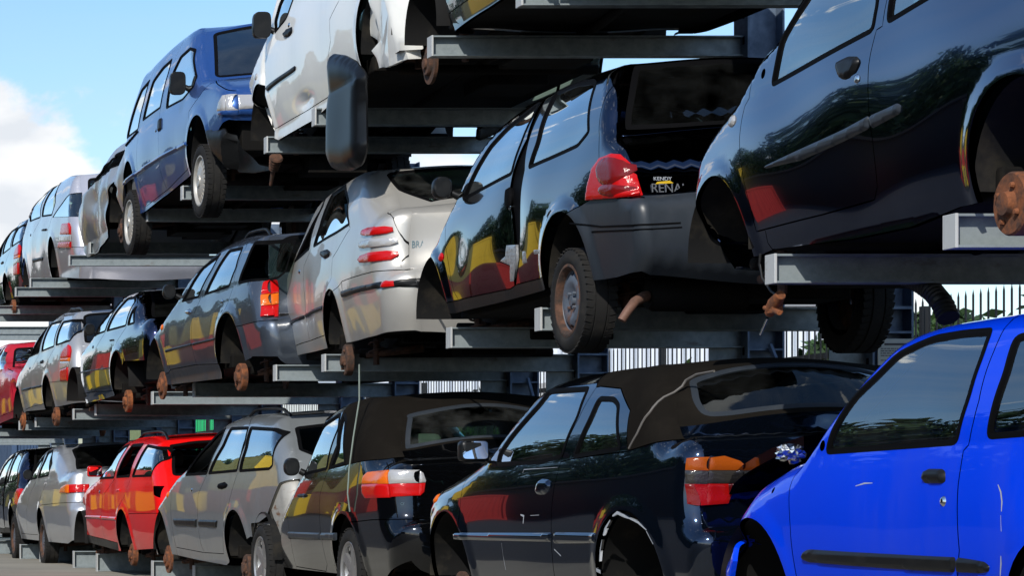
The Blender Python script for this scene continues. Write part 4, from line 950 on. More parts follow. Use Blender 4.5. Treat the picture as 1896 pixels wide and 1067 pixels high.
 lamps=[('panel_gap',[('seal',[(0.412,0.751),(0.386,0.737),(0.282,0.715),(0.214,0.697),(0.182,0.68),(0.178,0.676),(0.162,0.631),(0.133,0.541),(0.121,0.483),(0.107,0.395),(0.104,0.395),(0.117,0.478),(0.13,0.541),(0.152,0.614),(0.176,0.68),(0.213,0.701),(0.297,0.722),(0.381,0.739),(0.409,0.752)],[])]),('tail_lamp',[('lens_or',[(0.546,0.662),(0.501,0.685),(0.192,0.693),(0.175,0.68),(0.165,0.629),(0.161,0.612),(0.553,0.611),(0.546,0.641),(0.545,0.658)],[]),('lens_red',[(0.552,0.608),(0.161,0.61),(0.149,0.531),(0.148,0.523),(0.151,0.523),(0.465,0.518),(0.529,0.546),(0.55,0.604)],[]),('lens_clear',[(0.091,0.617),(0.156,0.612),(0.165,0.655),(0.171,0.686),(0.184,0.694),(0.104,0.696),(0.103,0.69)],[(-0.608,0.103,0.69),(-0.61,0.102,0.689),(-0.588,0.101,0.677),(-0.576,0.095,0.642),(-0.572,0.093,0.631),(-0.576,0.091,0.618),(-0.615,0.091,0.617)]),('lens_red',[(0.078,0.535),(0.096,0.531),(0.143,0.527),(0.149,0.57),(0.156,0.61),(0.09,0.614)],[(-0.615,0.09,0.614),(-0.576,0.091,0.616),(-0.58,0.086,0.585),(-0.584,0.081,0.558),(-0.608,0.078,0.535),(-0.619,0.078,0.535)])])]),
dict(key='brava',
 sil=[(4.109,0.044,'',False),(4.27,0.161,'',False),(4.248,0.342,'',False),(4.215,0.485,'k',False),(4.15,0.552,'',False),(4.04,0.652,'',False),(3.884,0.719,'',False),(3.652,0.753,'',False),(3.417,0.776,'c',True),(3.182,0.875,'',False),(2.899,1.043,'',False),(2.86,1.199,'',False),(2.62,1.262,'h',False),(2.0,1.285,'',False),(1.4,1.27,'',False),(0.95,1.21,'r',True),(0.6,1.02,'',False),(0.32,0.88,'d',True),(0.12,0.865,'',False),(0.03,0.82,'e',True),(0.0,0.5,'',False),(-0.02,0.455,'b',True),(-0.1,0.44,'',False),(-0.14,0.2,'',False),(-0.08,0.04,'',False)],
 bottom=[(4.109,0.0),(3.537,0.075),(2.592,0.057),(1.472,0.045),(0.3,0.04),(-0.08,0.05)],
 arches=[(4.01,0.1,0.34),(1.47,0.1,0.345)],
 win={'front_window':[(3.141,0.785),(2.978,0.856),(2.7,0.972),(2.515,1.119),(2.64,1.233),(2.45,1.136),(2.459,0.989),(2.468,0.824)],'rear_side_window':[(2.329,0.823),(2.213,0.963),(2.267,1.124),(2.361,1.225),(1.883,1.236),(1.235,1.047),(0.953,0.846),(1.255,0.839)]},
 cuts=[[(3.499,0.757),(3.699,0.695),(3.766,0.594),(3.709,0.448),(3.609,0.3),(3.498,0.143),(2.503,0.14),(2.599,0.384),(2.634,0.605),(2.651,0.707),(2.419,0.819),(2.312,1.113),(2.491,1.257)],[(2.503,0.14),(1.756,0.143),(1.743,0.273),(1.639,0.393),(1.454,0.521),(1.455,0.663),(0.924,0.82),(1.859,1.23),(1.843,1.268)],[(1.626,0.36),(1.086,0.466),(0.467,0.459),(-0.109,0.445),(-0.891,0.382)],[(1.086,0.466),(1.079,0.35)]],
 seeds={'fender':(3.894,0.533),'front_door':(3.096,0.524),'rear_door':(2.104,0.527),'quarter_panel':(1.048,0.671),'rear_side_window':(1.485,0.949),'rear_bumper_side':(0.327,0.262)},
 mould=[('side_moulding',[(3.639,0.337),(2.617,0.343),(2.613,0.315),(3.627,0.304)]),('side_moulding',[(2.575,0.352),(1.8,0.354),(1.799,0.322),(2.573,0.319)]),('bumper_strip',[(1.055,0.391),(0.487,0.381),(-0.084,0.361),(-0.671,0.317),(-0.656,0.29),(-0.07,0.33),(0.501,0.347),(1.038,0.354)])],
 handle=[(1.908,0.721),(1.903,0.756),(1.685,0.748),(1.557,0.717),(1.567,0.681),(1.72,0.678)],
 lock=(2.806,0.684),
 rearwin=[(-0.844,0.1,0.855),(-0.719,0.738,1.095),(-0.669,0.875,1.169),(-0.565,0.946,1.208),(-0.353,0.95,1.225),(-0.075,0.95,1.222),(-0.048,0.905,1.186),(-0.171,0.447,0.943),(-0.357,0.401,0.92),(-0.68,0.112,0.861),(-0.832,0.07,0.84)],
 badge=[(-0.622,0.008,0.585),(-0.562,0.008,0.59),(-0.563,0.006,0.562),(-0.626,0.005,0.558)],
 discs=[(4.01,-0.03,'disc'),(1.47,-0.06,'drum')],
 O=(5.5179,16.8392,1.83),
 yaw=-0.0699,
 sec=(0.87,0.8356,-0.0168,1.285,0.07,0.03,0.19),
 lamps=[('panel_gap',[('seal',[(0.256,0.849),(0.126,0.825),(0.07,0.801),(0.063,0.796),(0.045,0.731),(0.032,0.67),(0.015,0.559),(0.008,0.498),(-0.008,0.462),(0.007,0.498),(0.015,0.568),(0.031,0.675),(0.061,0.799),(0.126,0.828),(0.264,0.853)],[])]),('tail_lamp',[('lens_red',[(0.52,0.734),(0.485,0.757),(0.352,0.758),(0.15,0.743),(0.086,0.742),(0.056,0.733),(0.055,0.724),(0.052,0.706),(0.069,0.698),(0.078,0.694),(0.124,0.694),(0.192,0.696),(0.392,0.711),(0.498,0.73)],[])]),('tail_lamp',[('lens_clear',[(0.534,0.656),(0.491,0.681),(0.246,0.672),(0.15,0.666),(0.073,0.665),(0.04,0.655),(0.039,0.651),(0.036,0.632),(0.047,0.621),(0.056,0.614),(0.082,0.613),(0.177,0.616),(0.488,0.638),(0.518,0.65)],[])]),('tail_lamp',[('lens_red',[(0.536,0.565),(0.461,0.585),(0.221,0.583),(0.129,0.579),(0.063,0.579),(0.029,0.57),(0.026,0.556),(0.024,0.543),(0.038,0.518),(0.097,0.517),(0.184,0.52),(0.468,0.539),(0.522,0.56)],[])]),('reflector',[('lens_red',[(0.014,0.363),(-0.021,0.368),(-0.101,0.367),(-0.106,0.335),(-0.062,0.332),(-0.008,0.332),(-0.006,0.346),(0.007,0.357)],[])]),('bumper_strip',[('trim',[(1.073,0.396),(0.551,0.387),(0.02,0.369),(-0.002,0.349),(-0.005,0.344),(-0.004,0.335),(0.13,0.343),(0.562,0.354),(1.058,0.354),(1.071,0.391)],[])]),('bumper_strip',[('trim',[(-0.117,0.337),(-0.106,0.335),(-0.104,0.348),(-0.102,0.365),(-0.112,0.368)],[(-0.626,-0.112,0.368),(-0.628,-0.112,0.368),(-0.586,-0.112,0.371),(-0.586,-0.114,0.357),(-0.587,-0.117,0.339),(-0.625,-0.117,0.337),(-0.623,-0.117,0.337)])])]),
dict(key='greywagon',
 sil=[(4.684,-0.056,'',False),(4.565,0.109,'',False),(4.389,0.257,'k',False),(4.26,0.371,'',False),(4.117,0.483,'',False),(3.938,0.57,'',False),(3.713,0.648,'',False),(3.409,0.728,'c',True),(3.044,0.819,'',False),(2.727,0.965,'',False),(2.502,1.067,'',False),(2.332,1.148,'h',False),(2.07,1.185,'',False),(1.44,1.2,'',False),(0.75,1.16,'r',True),(0.46,0.98,'',False),(0.2,0.8,'d',False),(0.06,0.6,'',False),(0.0,0.42,'e',True),(0.03,0.2,'',False)],
 bottom=[(4.684,0.0),(3.673,0.023),(2.846,-0.005),(1.854,-0.028),(0.95,0.22),(0.5,0.2),(0.05,0.2)],
 arches=[(4.031,0.08,0.345),(1.357,0.08,0.35)],
 win={'front_window':[(3.086,0.718),(2.97,0.803),(2.654,0.993),(2.406,1.076),(2.195,1.115),(2.132,0.996),(2.324,0.721)],'rear_door_window':[(2.279,0.723),(2.022,0.965),(2.048,1.108),(1.461,1.097),(1.312,0.95),(1.374,0.736)],'quarter_window':[(1.319,0.732),(1.273,0.921),(1.416,1.096),(0.67,1.063),(0.53,1.028),(0.41,0.769),(0.5,0.74)]},
 cuts=[[(3.407,0.724),(3.522,0.608),(3.527,0.282),(3.518,0.173),(3.499,0.088),(2.503,0.062),(2.544,0.143),(2.557,0.292),(2.524,0.559),(2.312,0.721),(2.102,0.996),(2.163,1.143)],[(2.503,0.062),(1.866,0.065),(1.763,0.228),(1.591,0.387),(1.484,0.529),(1.347,0.734),(1.449,1.101),(1.614,1.177)],[(0.712,0.324),(0.473,0.38),(0.19,0.634),(0.067,0.673),(-0.261,0.67)],[(0.89,0.322),(0.659,0.331),(0.356,0.354)],[(3.518,0.173),(3.5479999999999996,-0.12)]],
 seeds={'fender':(3.779,0.499),'front_door':(2.997,0.409),'rear_door':(2.037,0.413),'quarter_panel':(0.671,0.61),'rear_door_window':(1.503,0.911),'quarter_window':(0.856,0.899),'lamp_recess':(0.3,0.4)},
 mould=[('side_moulding',[(3.426,0.342),(2.568,0.344),(2.594,0.276),(3.383,0.283)]),('side_moulding',[(2.491,0.34),(1.881,0.339),(1.932,0.279),(2.508,0.28)])],
 handle=[(1.887,0.601),(1.864,0.644),(1.702,0.655),(1.589,0.631),(1.621,0.607),(1.754,0.593)],
 lock=(2.768,0.59),
 marker=(3.675,0.554),
 rearwin=[(-0.774,0.195,0.793),(-0.73,0.368,0.916),(-0.646,0.56,1.042),(-0.579,0.601,1.068),(-0.357,0.611,1.074),(-0.059,0.596,1.064),(-0.158,0.196,0.794),(-0.463,0.167,0.753),(-0.755,0.177,0.766)],
 rails=True,
 discs=[(4.031,-0.03,'disc'),(1.357,-0.04,'drum')],
 O=(5.5193,19.4348,0.27),
 yaw=0.04,
 sec=(0.87,0.7443,-0.0085,1.2,0.07,0.03,0.19)),
dict(key='marea',
 sil=[(3.542,-0.038,'',False),(3.534,0.172,'',False),(3.501,0.328,'k',False),(3.392,0.435,'',False),(3.218,0.519,'',False),(2.957,0.6,'',False),(2.738,0.665,'',False),(2.549,0.692,'c',True),(2.389,0.764,'',False),(2.202,0.878,'',False),(1.866,0.996,'',False),(1.607,1.08,'h',False),(1.29,1.1,'',False),(0.9,1.095,'',False),(0.52,1.06,'r',True),(0.38,0.88,'',False),(0.25,0.72,'d',False),(0.13,0.55,'',False),(0.06,0.4,'e',False),(0.04,0.375,'b',True),(-0.03,0.36,'',False),(-0.08,0.2,'',False),(-0.05,0.0,'',False)],
 bottom=[(3.542,0.0),(2.891,-0.028),(1.964,-0.043),(1.024,-0.055),(0.3,0.08),(-0.05,0.06)],
 arches=[(3.287,0.08,0.34),(0.805,0.1,0.36)],
 win={'front_window':[(2.328,0.662),(2.156,0.745),(1.898,0.933),(1.508,1.014),(1.525,0.871),(1.764,0.656)],'rear_door_window':[(1.593,0.662),(1.413,0.813),(1.28,1.016),(0.854,0.998),(0.764,0.819),(0.856,0.671)],'quarter_window':[(0.62,0.675),(0.541,0.845),(0.587,1.015),(-0.076,0.97),(-0.159,0.914),(-0.142,0.708),(0.026,0.669)]},
 cuts=[[(2.592,0.684),(2.786,0.541),(2.803,0.372),(2.822,0.237),(2.777,0.099),(1.858,0.095),(1.897,0.251),(1.866,0.477),(1.675,0.651),(1.373,1.02),(1.432,1.087)],[(1.858,0.095),(1.232,0.069),(1.106,0.298),(0.846,0.499),(0.744,0.662),(0.764,0.989),(0.867,1.085)],[(2.777,0.099),(2.906,0.071)],[(1.232,0.069),(1.023,0.05)],[(0.737,0.306),(0.594,0.327),(0.085,0.341),(-0.322,0.34),(-0.662,0.323)]],
 seeds={'fender':(3.062,0.457),'front_door':(2.336,0.343),'rear_door':(1.412,0.35),'quarter_panel':(0.204,0.527),'front_window':(1.808,0.782),'rear_door_window':(1.117,0.803),'quarter_window':(0.197,0.813),'sill_cover':(1.935,0.024),'rear_bumper_side':(0.146,0.192)},
 mould=[('side_moulding',[(2.816,0.278),(1.885,0.279),(1.894,0.259),(2.815,0.25)]),('side_moulding',[(1.866,0.28),(1.14,0.282),(1.149,0.262),(1.876,0.256)])],
 handle=[(2.096,0.546),(2.082,0.577),(1.952,0.578),(1.908,0.542),(1.96,0.519)],
 lock=(0.985,0.564),
 marker=(2.946,0.483),
 rearwin=[(-0.622,0.271,0.745),(-0.59,0.35,0.844),(-0.519,0.48,1.009),(-0.447,0.513,1.051),(-0.18,0.52,1.061),(-0.028,0.508,1.045),(-0.125,0.26,0.732),(-0.574,0.251,0.721)],
 mirror=('round',(2.452,0.693)),
 rails=True,
 discs=[(3.287,-0.02,'disc'),(0.805,-0.06,'drum')],
 O=(5.4884,20.1521,1.83),
 yaw=0.0599,
 sec=(0.87,0.663,-0.0013,1.1,0.07,0.03,0.19),
 lamps=[('tail_lamp',[('lens_red',[(0.136,0.558),(0.139,0.554),(0.151,0.551),(0.172,0.589),(0.208,0.649),(0.21,0.663)],[(-0.696,0.21,0.663),(-0.698,0.211,0.665),(-0.659,0.222,0.68),(-0.64,0.211,0.664),(-0.64,0.175,0.613),(-0.649,0.143,0.569),(-0.712,0.136,0.558)]),('lens_or',[(0.092,0.47),(0.097,0.465),(0.116,0.461),(0.13,0.498),(0.151,0.546),(0.136,0.55),(0.133,0.554)],[(-0.713,0.133,0.554),(-0.65,0.14,0.564),(-0.654,0.129,0.547),(-0.657,0.119,0.526),(-0.663,0.096,0.478),(-0.719,0.092,0.47)]),('lens_red',[(0.023,0.371),(0.082,0.373),(0.095,0.404),(0.114,0.456),(0.095,0.46),(0.09,0.465)],[(-0.719,0.09,0.465),(-0.664,0.094,0.473),(-0.67,0.077,0.436),(-0.677,0.06,0.4),(-0.683,0.043,0.379),(-0.687,0.028,0.372),(-0.716,0.023,0.371)])])]),
dict(key='audi',
 sil=[(3.454,0.027,'',False),(3.507,0.153,'',False),(3.444,0.352,'k',False),(3.482,0.525,'',False),(3.378,0.597,'',False),(3.093,0.634,'',False),(2.792,0.646,'c',True),(2.569,0.715,'',False),(2.252,0.865,'',False),(1.939,0.965,'',False),(1.785,1.033,'h',False),(1.46,1.055,'',False),(1.08,1.03,'r',False),(0.75,0.9,'',False),(0.45,0.72,'d',False),(0.12,0.69,'',False),(0.03,0.6,'e',False),(0.0,0.42,'',False),(0.0,0.3,'b',False),(0.0,0.1,'',False)],
 bottom=[(3.454,0.0),(3.499,-0.003),(2.559,-0.007),(1.664,0.01),(0.3,0.1),(0.05,0.12)],
 arches=[(3.822,0.08,0.335),(1.222,0.1,0.345)],
 win={'front_window':[(2.627,0.676),(2.15,0.848),(1.781,1.003),(1.702,0.991),(1.936,0.684)],'rear_door_window':[(1.862,0.681),(1.685,0.873),(1.48,1.003),(1.073,0.981),(0.915,0.919),(0.937,0.675)],'quarter_window':[(0.87,0.676),(0.797,0.875),(0.572,0.677)]},
 cuts=[[(3.215,0.595),(3.38,0.442),(3.388,0.288),(3.422,0.103),(2.514,0.09),(2.386,0.3),(2.302,0.534),(1.919,0.68),(1.622,1.01),(1.651,1.034)],[(2.514,0.09),(1.606,0.058),(1.594,0.217),(1.485,0.371),(1.239,0.543),(0.896,0.673),(0.824,0.891),(1.138,1.029)],[(0.875,0.324),(0.104,0.289),(-0.45,0.279)],[(3.422,0.103),(3.452,-0.12)]],
 seeds={'fender':(3.425,0.491),'front_door':(2.822,0.443),'rear_door':(1.917,0.453),'quarter_panel':(0.418,0.701),'front_window':(2.008,0.797),'rear_door_window':(1.35,0.837),'quarter_window':(0.676,0.747)},
 mould=[('side_moulding',[(3.39,0.34),(2.393,0.318),(2.399,0.303),(3.397,0.322)]),('side_moulding',[(2.348,0.317),(1.578,0.3),(1.585,0.286),(2.354,0.303)])],
 handle=[(1.603,0.563),(1.581,0.582),(1.399,0.575),(1.386,0.555)],
 lock=(2.485,0.559),
 rearwin=[(-0.788,0.102,0.672),(-0.695,0.816,0.926),(-0.666,1.017,1.005),(-0.575,1.041,1.014),(-0.212,1.066,1.024),(-0.435,0.11,0.68)],
 mirror=('round',(2.708,0.686)),
 discs=[(1.222,-0.06,'drum')],
 O=(5.4896,24.8261,1.83),
 yaw=0.03,
 sec=(0.87,0.6667,0.0005,1.055,0.07,0.03,0.19)),
dict(key='astra',
 sil=[(4.064,0.093,'',False),(4.048,0.276,'',False),(4.082,0.461,'k',False),(4.025,0.55,'',False),(3.822,0.631,'',False),(3.453,0.675,'',False),(3.121,0.711,'c',True),(2.881,0.804,'',False),(2.684,0.951,'',False),(2.277,1.104,'',False),(2.13,1.158,'h',False),(1.29,1.16,'',False),(0.7,1.13,'r',True),(0.42,0.9,'',False),(0.22,0.7,'d',False),(0.12,0.5,'',False),(0.05,0.31,'e',False),(-0.08,0.28,'b',False),(-0.14,0.12,'',False),(-0.08,0.02,'',False)],
 bottom=[(4.064,0.0),(3.357,0.065),(1.992,0.039),(0.3,0.05),(-0.1,0.05)],
 arches=[(3.827,0.08,0.325),(1.561,0.1,0.335)],
 win={'front_window':[(2.924,0.722),(2.568,0.9),(2.223,1.09),(2.222,0.737)],'rear_door_window':[(2.077,0.742),(2.146,1.095),(1.369,1.08),(1.242,0.755)],'quarter_window':[(1.133,0.759),(1.241,1.054),(0.53,1.029),(0.408,0.988),(0.371,0.766)]},
 cuts=[[(3.114,0.705),(3.445,0.612),(3.452,0.468),(3.406,0.322),(3.375,0.088),(2.735,0.104),(2.699,0.293),(2.635,0.536),(2.171,0.734),(2.184,1.093),(2.359,1.148)],[(2.735,0.104),(1.926,0.106),(1.903,0.259),(1.811,0.426),(1.554,0.584),(1.175,0.751),(1.279,1.065),(1.623,1.157)],[(1.364,0.338),(0.645,0.322),(0.214,0.31),(-0.605,0.28)],[(3.375,0.088),(3.405,-0.12)]],
 seeds={'fender':(3.767,0.519),'front_door':(3.011,0.483),'rear_door':(2.157,0.512),'quarter_panel':(0.901,0.582),'quarter_window':(0.717,0.886),'rear_bumper_side':(0.753,0.178),'rear_door_window':(1.572,0.941)},
 mould=[('side_moulding',[(3.394,0.349),(2.673,0.341),(2.687,0.313),(3.385,0.321)]),('side_moulding',[(2.623,0.34),(1.915,0.335),(1.929,0.308),(2.636,0.313)])],
 handle=[(2.012,0.591),(2.001,0.633),(1.858,0.637),(1.826,0.589)],
 lock=(2.757,0.577),
 rearwin=[(-0.749,0.254,0.734),(-0.671,0.506,0.971),(-0.608,0.62,1.064),(-0.526,0.659,1.097),(-0.062,0.661,1.098),(-0.15,0.247,0.727)],
 rails=True,
 discs=[(3.827,-0.04,'disc'),(1.561,-0.06,'drum')],
 O=(5.4996,29.3255,1.83),
 yaw=0.03,
 sec=(0.85,0.7724,-0.0172,1.16,0.07,0.03,0.19),
 lamps=[('tail_lamp',[('lens_red',[(0.665,0.586),(0.657,0.635),(0.545,0.694),(0.415,0.712),(0.395,0.716),(0.37,0.725),(0.309,0.705),(0.289,0.688),(0.271,0.67),(0.252,0.645),(0.231,0.57),(0.627,0.585)],[]),('lens_or',[(0.672,0.583),(0.232,0.567),(0.235,0.537),(0.237,0.53),(0.669,0.55),(0.671,0.575)],[]),('lens_clear',[(0.668,0.547),(0.239,0.527),(0.245,0.512),(0.255,0.497),(0.293,0.468),(0.326,0.467),(0.667,0.454),(0.664,0.493),(0.667,0.539)],[]),('lens_red',[(0.667,0.451),(0.293,0.465),(0.292,0.435),(0.295,0.398),(0.309,0.332),(0.316,0.31),(0.706,0.328),(0.683,0.381),(0.668,0.443)],[])])]),
dict(key='redwagon',
 sil=[(4.078,0.077,'',False),(4.005,0.24,'',False),(3.953,0.401,'k',False),(4.262,0.432,'',False),(4.289,0.514,'',False),(4.186,0.611,'',False),(3.932,0.678,'',False),(3.613,0.704,'',False),(3.253,0.725,'c',True),(2.874,0.823,'',False),(2.545,0.957,'',False),(2.489,1.07,'h',False),(2.235,1.121,'',False),(1.69,1.14,'',False),(1.1,1.125,'',False),(0.72,1.08,'r',True),(0.5,0.9,'',False),(0.3,0.72,'d',False),(0.14,0.55,'',False),(0.08,0.4,'e',False),(0.02,0.375,'b',True),(-0.02,0.2,'',False),(0.03,0.05,'',False)],
 bottom=[(4.078,0.0),(3.946,0.047),(2.984,0.017),(2.144,-0.013),(0.3,0.05),(0.05,0.05)],
 arches=[(4.303,0.06,0.33),(1.703,0.08,0.335)],
 win={'front_window':[(3.088,0.727),(2.609,0.95),(2.365,1.063),(2.107,1.077),(2.249,0.728)],'rear_door_window':[(2.134,0.732),(1.972,1.07),(1.394,1.066),(1.461,0.733)],'quarter_window':[(1.352,0.732),(1.233,0.877),(1.191,1.05),(0.587,1.012),(0.48,0.984),(0.513,0.732)]},
 cuts=[[(3.249,0.721),(3.738,0.657),(3.876,0.53),(3.902,0.337),(3.941,0.128),(2.83,0.097),(2.801,0.375),(2.67,0.56),(2.187,0.728),(2.053,1.084),(2.18,1.132)],[(2.83,0.097),(2.158,0.069),(2.083,0.258),(1.869,0.409),(1.529,0.587),(1.409,0.73),(1.335,1.068),(1.493,1.133)],[(3.941,0.128),(4.033,0.11)],[(2.158,0.069),(2.22,-0.015)],[(1.395,0.37),(0.412,0.38),(-0.213,0.383)]],
 seeds={'fender':(4.051,0.611),'front_door':(3.14,0.498),'rear_door':(2.173,0.468),'quarter_panel':(0.799,0.556),'front_window':(2.313,0.877),'quarter_window':(0.86,0.886),'sill_cover':(2.996,0.063),'rear_bumper_side':(0.923,0.241)},
 mould=[('side_moulding',[(3.874,0.34),(2.812,0.341),(2.826,0.31),(3.886,0.315)]),('side_moulding',[(2.764,0.339),(2.004,0.334),(2.02,0.301),(2.778,0.309)])],
 handle=[(1.98,0.588),(1.981,0.615),(1.831,0.618),(1.814,0.591)],
 lock=(2.912,0.588),
 rearwin=[(-0.808,0.296,0.716),(-0.758,0.43,0.837),(-0.683,0.617,0.995),(-0.638,0.661,1.032),(-0.389,0.688,1.054),(-0.103,0.688,1.054),(-0.226,0.29,0.709)],
 lamphole=([(0.38,0.64),(0.232,0.639),(0.179,0.527),(0.308,0.555)],[(-0.88,0.224,0.639),(-0.781,0.224,0.639),(-0.844,0.158,0.569),(-0.879,0.125,0.513)]),
 mirror=('flag',(3.264,0.749)),
 rails=True,
 discs=[(1.703,-0.04,'drum')],
 O=(5.5198,24.2174,0.27),
 yaw=0.02,
 sec=(0.87,0.7324,-0.0027,1.14,0.07,0.03,0.19)),
dict(key='alfa',
 sil=[(4.862,-0.017,'',False),(4.793,0.18,'',False),(4.651,0.378,'k',False),(4.438,0.534,'',False),(4.097,0.649,'',False),(3.698,0.724,'',False),(3.334,0.759,'c',True),(3.017,0.868,'',False),(2.884,1.006,'',False),(2.738,1.115,'h',False),(2.376,1.165,'',False),(2.0,1.18,'',False),(1.6,1.15,'r',False),(1.1,0.99,'',False),(0.75,0.85,'d',True),(0.3,0.86,'',False),(0.13,0.83,'e',True),(0.08,0.6,'',False),(0.05,0.48,'b',False),(-0.02,0.45,'',False),(-0.03,0.2,'',False),(0.05,0.02,'',False)],
 bottom=[(4.862,0.0),(3,0.0),(0.5,0.0),(0.1,0.05)],
 arches=[(4.715,0.08,0.335),(2.115,0.08,0.335)],
 win={'front_window':[(3.267,0.758),(2.996,0.859),(2.795,0.959),(2.586,1.075),(2.428,0.99),(2.557,0.772)],'rear_door_window':[(2.457,0.774),(2.32,0.979),(2.475,1.11),(2.148,1.122),(1.561,0.941),(1.642,0.796)]},
 cuts=[[(3.558,0.723),(4.154,0.534),(4.269,0.302),(4.295,0.069),(3.546,0.069),(3.379,0.307),(3.015,0.57),(2.505,0.771),(2.631,1.094),(2.676,1.123)],[(3.546,0.069),(2.634,0.072),(2.486,0.294),(2.202,0.46),(1.571,0.785),(2.185,1.132),(2.321,1.18)],[(2.044,0.442),(0.576,0.471),(-0.503,0.484)],[(4.295,0.069),(4.325,-0.12)]],
 seeds={'fender':(4.421,0.456),'front_door':(3.741,0.381),'rear_door':(2.75,0.385),'quarter_panel':(1.287,0.602),'front_window':(2.624,0.919),'rear_door_window':(1.883,0.946),'rear_bumper_side':(1.141,0.251)},
 rearwin=[(-0.904,0.222,0.846),(-0.724,1.179,1.015),(-0.617,1.413,1.09),(-0.514,1.501,1.118),(-0.189,1.531,1.128),(0.161,1.501,1.118),(-0.116,0.171,0.837)],
 badge=[(-0.821,0.066,0.544),(-0.779,0.067,0.548),(-0.78,0.058,0.511),(-0.823,0.057,0.507)],
 mirror=('round',(3.605,0.761)),
 wheels=[(2.115,0.0,0.3,'steel'),(4.715,0.0,0.3,'steel')],
 discs=[],
 O=(5.52,29.6,0.27),
 yaw=-0.0,
 sec=(0.87,0.8199,-0.0189,1.18,0.07,0.03,0.19),
 lamps=[('tail_lamp',[('lens_or',[(0.614,0.587),(0.518,0.652),(0.304,0.68),(0.184,0.681),(0.177,0.657),(0.159,0.587),(0.572,0.587)],[]),('lens_red',[(0.079,0.595),(0.104,0.591),(0.155,0.589),(0.168,0.642),(0.179,0.681),(0.099,0.685)],[(-0.666,0.099,0.685),(-0.604,0.099,0.687),(-0.606,0.088,0.639),(-0.607,0.08,0.599),(-0.674,0.079,0.596),(-0.673,0.079,0.595)])])]),
dict(key='mpv',
 sil=[(4.384,0.218,'',False),(4.589,0.443,'',False),(4.614,0.653,'k',False),(4.587,0.858,'',False),(4.39,0.92,'',False),(4.137,0.975,'c',True),(4.872,1.301,'',False),(3.886,1.371,'',False),(2.55,1.28,'h',False),(1.5,1.25,'',False),(0.6,1.15,'r',True),(0.45,0.9,'',False),(0.32,0.66,'d',False),(0.2,0.5,'',False),(0.12,0.22,'e',True),(0.02,0.2,'b',False),(-0.06,0.0,'',False),(0.0,-0.16,'',False)],
 bottom=[(4.5,0.15),(3.7,0.12),(2.9,0.09),(1.6,-0.0),(0.6,-0.1),(0.0,-0.16)],
 arches=[(4.21,0.16,0.32),(1.66,0.18,0.33)],
 win={'front_window':[(3.798,0.922),(4.443,1.334),(3.148,1.372),(2.75,0.865)],'rear_door_window':[(2.614,0.86),(2.713,1.155),(2.823,1.34),(1.989,1.229),(1.539,0.922),(1.713,0.78)]},
 cuts=[[(4.193,0.94),(4.58,0.815),(4.429,0.47),(4.193,0.192),(3.457,0.129),(3.274,0.483),(3.237,0.718),(2.676,0.857),(3.056,1.364),(2.952,1.401)],[(3.457,0.129),(2.489,0.066),(2.316,0.352),(1.999,0.591),(1.637,0.763),(2.065,1.252),(2.067,1.32)],[(1.784,0.378),(0.96,0.307),(-0.712,0.144)],[(1.625,0.746),(0.794,0.892),(0.116,0.94),(-1.173,0.819),(-1.551,0.568),(-0.932,0.499),(0.184,0.6),(1.625,0.746)]],
 seeds={'front_door':(3.76,0.61),'rear_door':(2.652,0.58),'quarter_panel':(1.491,0.576),'front_window':(3.949,1.26),'rear_door_window':(1.992,1.051),'rear_bumper_side':(1.079,0.178),'quarter_glass':(0.618,0.761)},
 mould=[('side_moulding',[(3.315,0.383),(2.4,0.325),(2.434,0.281),(3.343,0.337)])],
 handle=[(2.473,0.663),(2.415,0.682),(2.08,0.657),(2.069,0.621)],
 lock=(3.512,0.717),
 discs=[(1.66,-0.04,'none')],
 O=(5.75,30.8,3.57),
 yaw=-0.0,
 sec=(0.85,0.843,0.0204,1.28,0.07,0.03,0.19),
 lamps=[('tail_lamp',[('lens_red',[(0.94,0.463),(0.868,0.521),(0.808,0.579),(0.355,0.54),(0.324,0.514),(0.295,0.488),(0.284,0.462),(0.278,0.395),(0.894,0.458)],[]),('lens_clear',[(1.075,0.384),(0.941,0.459),(0.278,0.392),(0.281,0.345),(0.29,0.315),(1.028,0.379)],[]),('lens_red',[(1.165,0.321),(1.077,0.38),(0.293,0.309),(0.297,0.302),(0.338,0.241),(1.118,0.317)],[])])]),
dict(key='van',
 sil=[(4.321,0.044,'',False),(4.191,0.269,'',False),(4.152,0.463,'b',False),(4.171,0.625,'',False),(4.139,0.779,'',False),(4.012,1.039,'',False),(3.861,1.222,'',False),(3.85,1.325,'r',False),(3.52,1.38,'',False),(2.9,1.43,'',False),(2.2,1.45,'',False),(1.85,1.43,'',False),(1.66,1.36,'h',True),(1.3,1.1,'',False),(0.95,0.82,'c',True),(0.7,0.78,'',False),(0.3,0.69,'',False),(0.1,0.6,'k',False),(0.04,0.52,'',False),(0.02,0.42,'',False),(0.06,0.34,'',False)],
 bottom=[(4.321,-0.02),(4.209,-0.047),(3.245,-0.055),(1.269,0.051),(0.46,0.229),(0.08,0.35)],
 arches=[(0.925,0.14,0.37),(3.787,0.12,0.37)],
 win={'front_window':[(2.175,0.752),(2.115,1.063),(1.953,1.196),(1.622,1.215),(1.448,1.17),(1.333,1.058),(1.077,0.857),(1.11,0.789),(1.532,0.735)],'sliding_door_window':[(3.203,0.792),(3.094,0.957),(3.02,1.145),(2.721,1.228),(2.371,1.249),(2.319,1.115),(2.415,0.797)],'rear_side_window':[(4.066,0.745),(3.825,0.971),(3.615,1.163),(3.252,1.202),(3.253,1.001),(3.412,0.739)]},
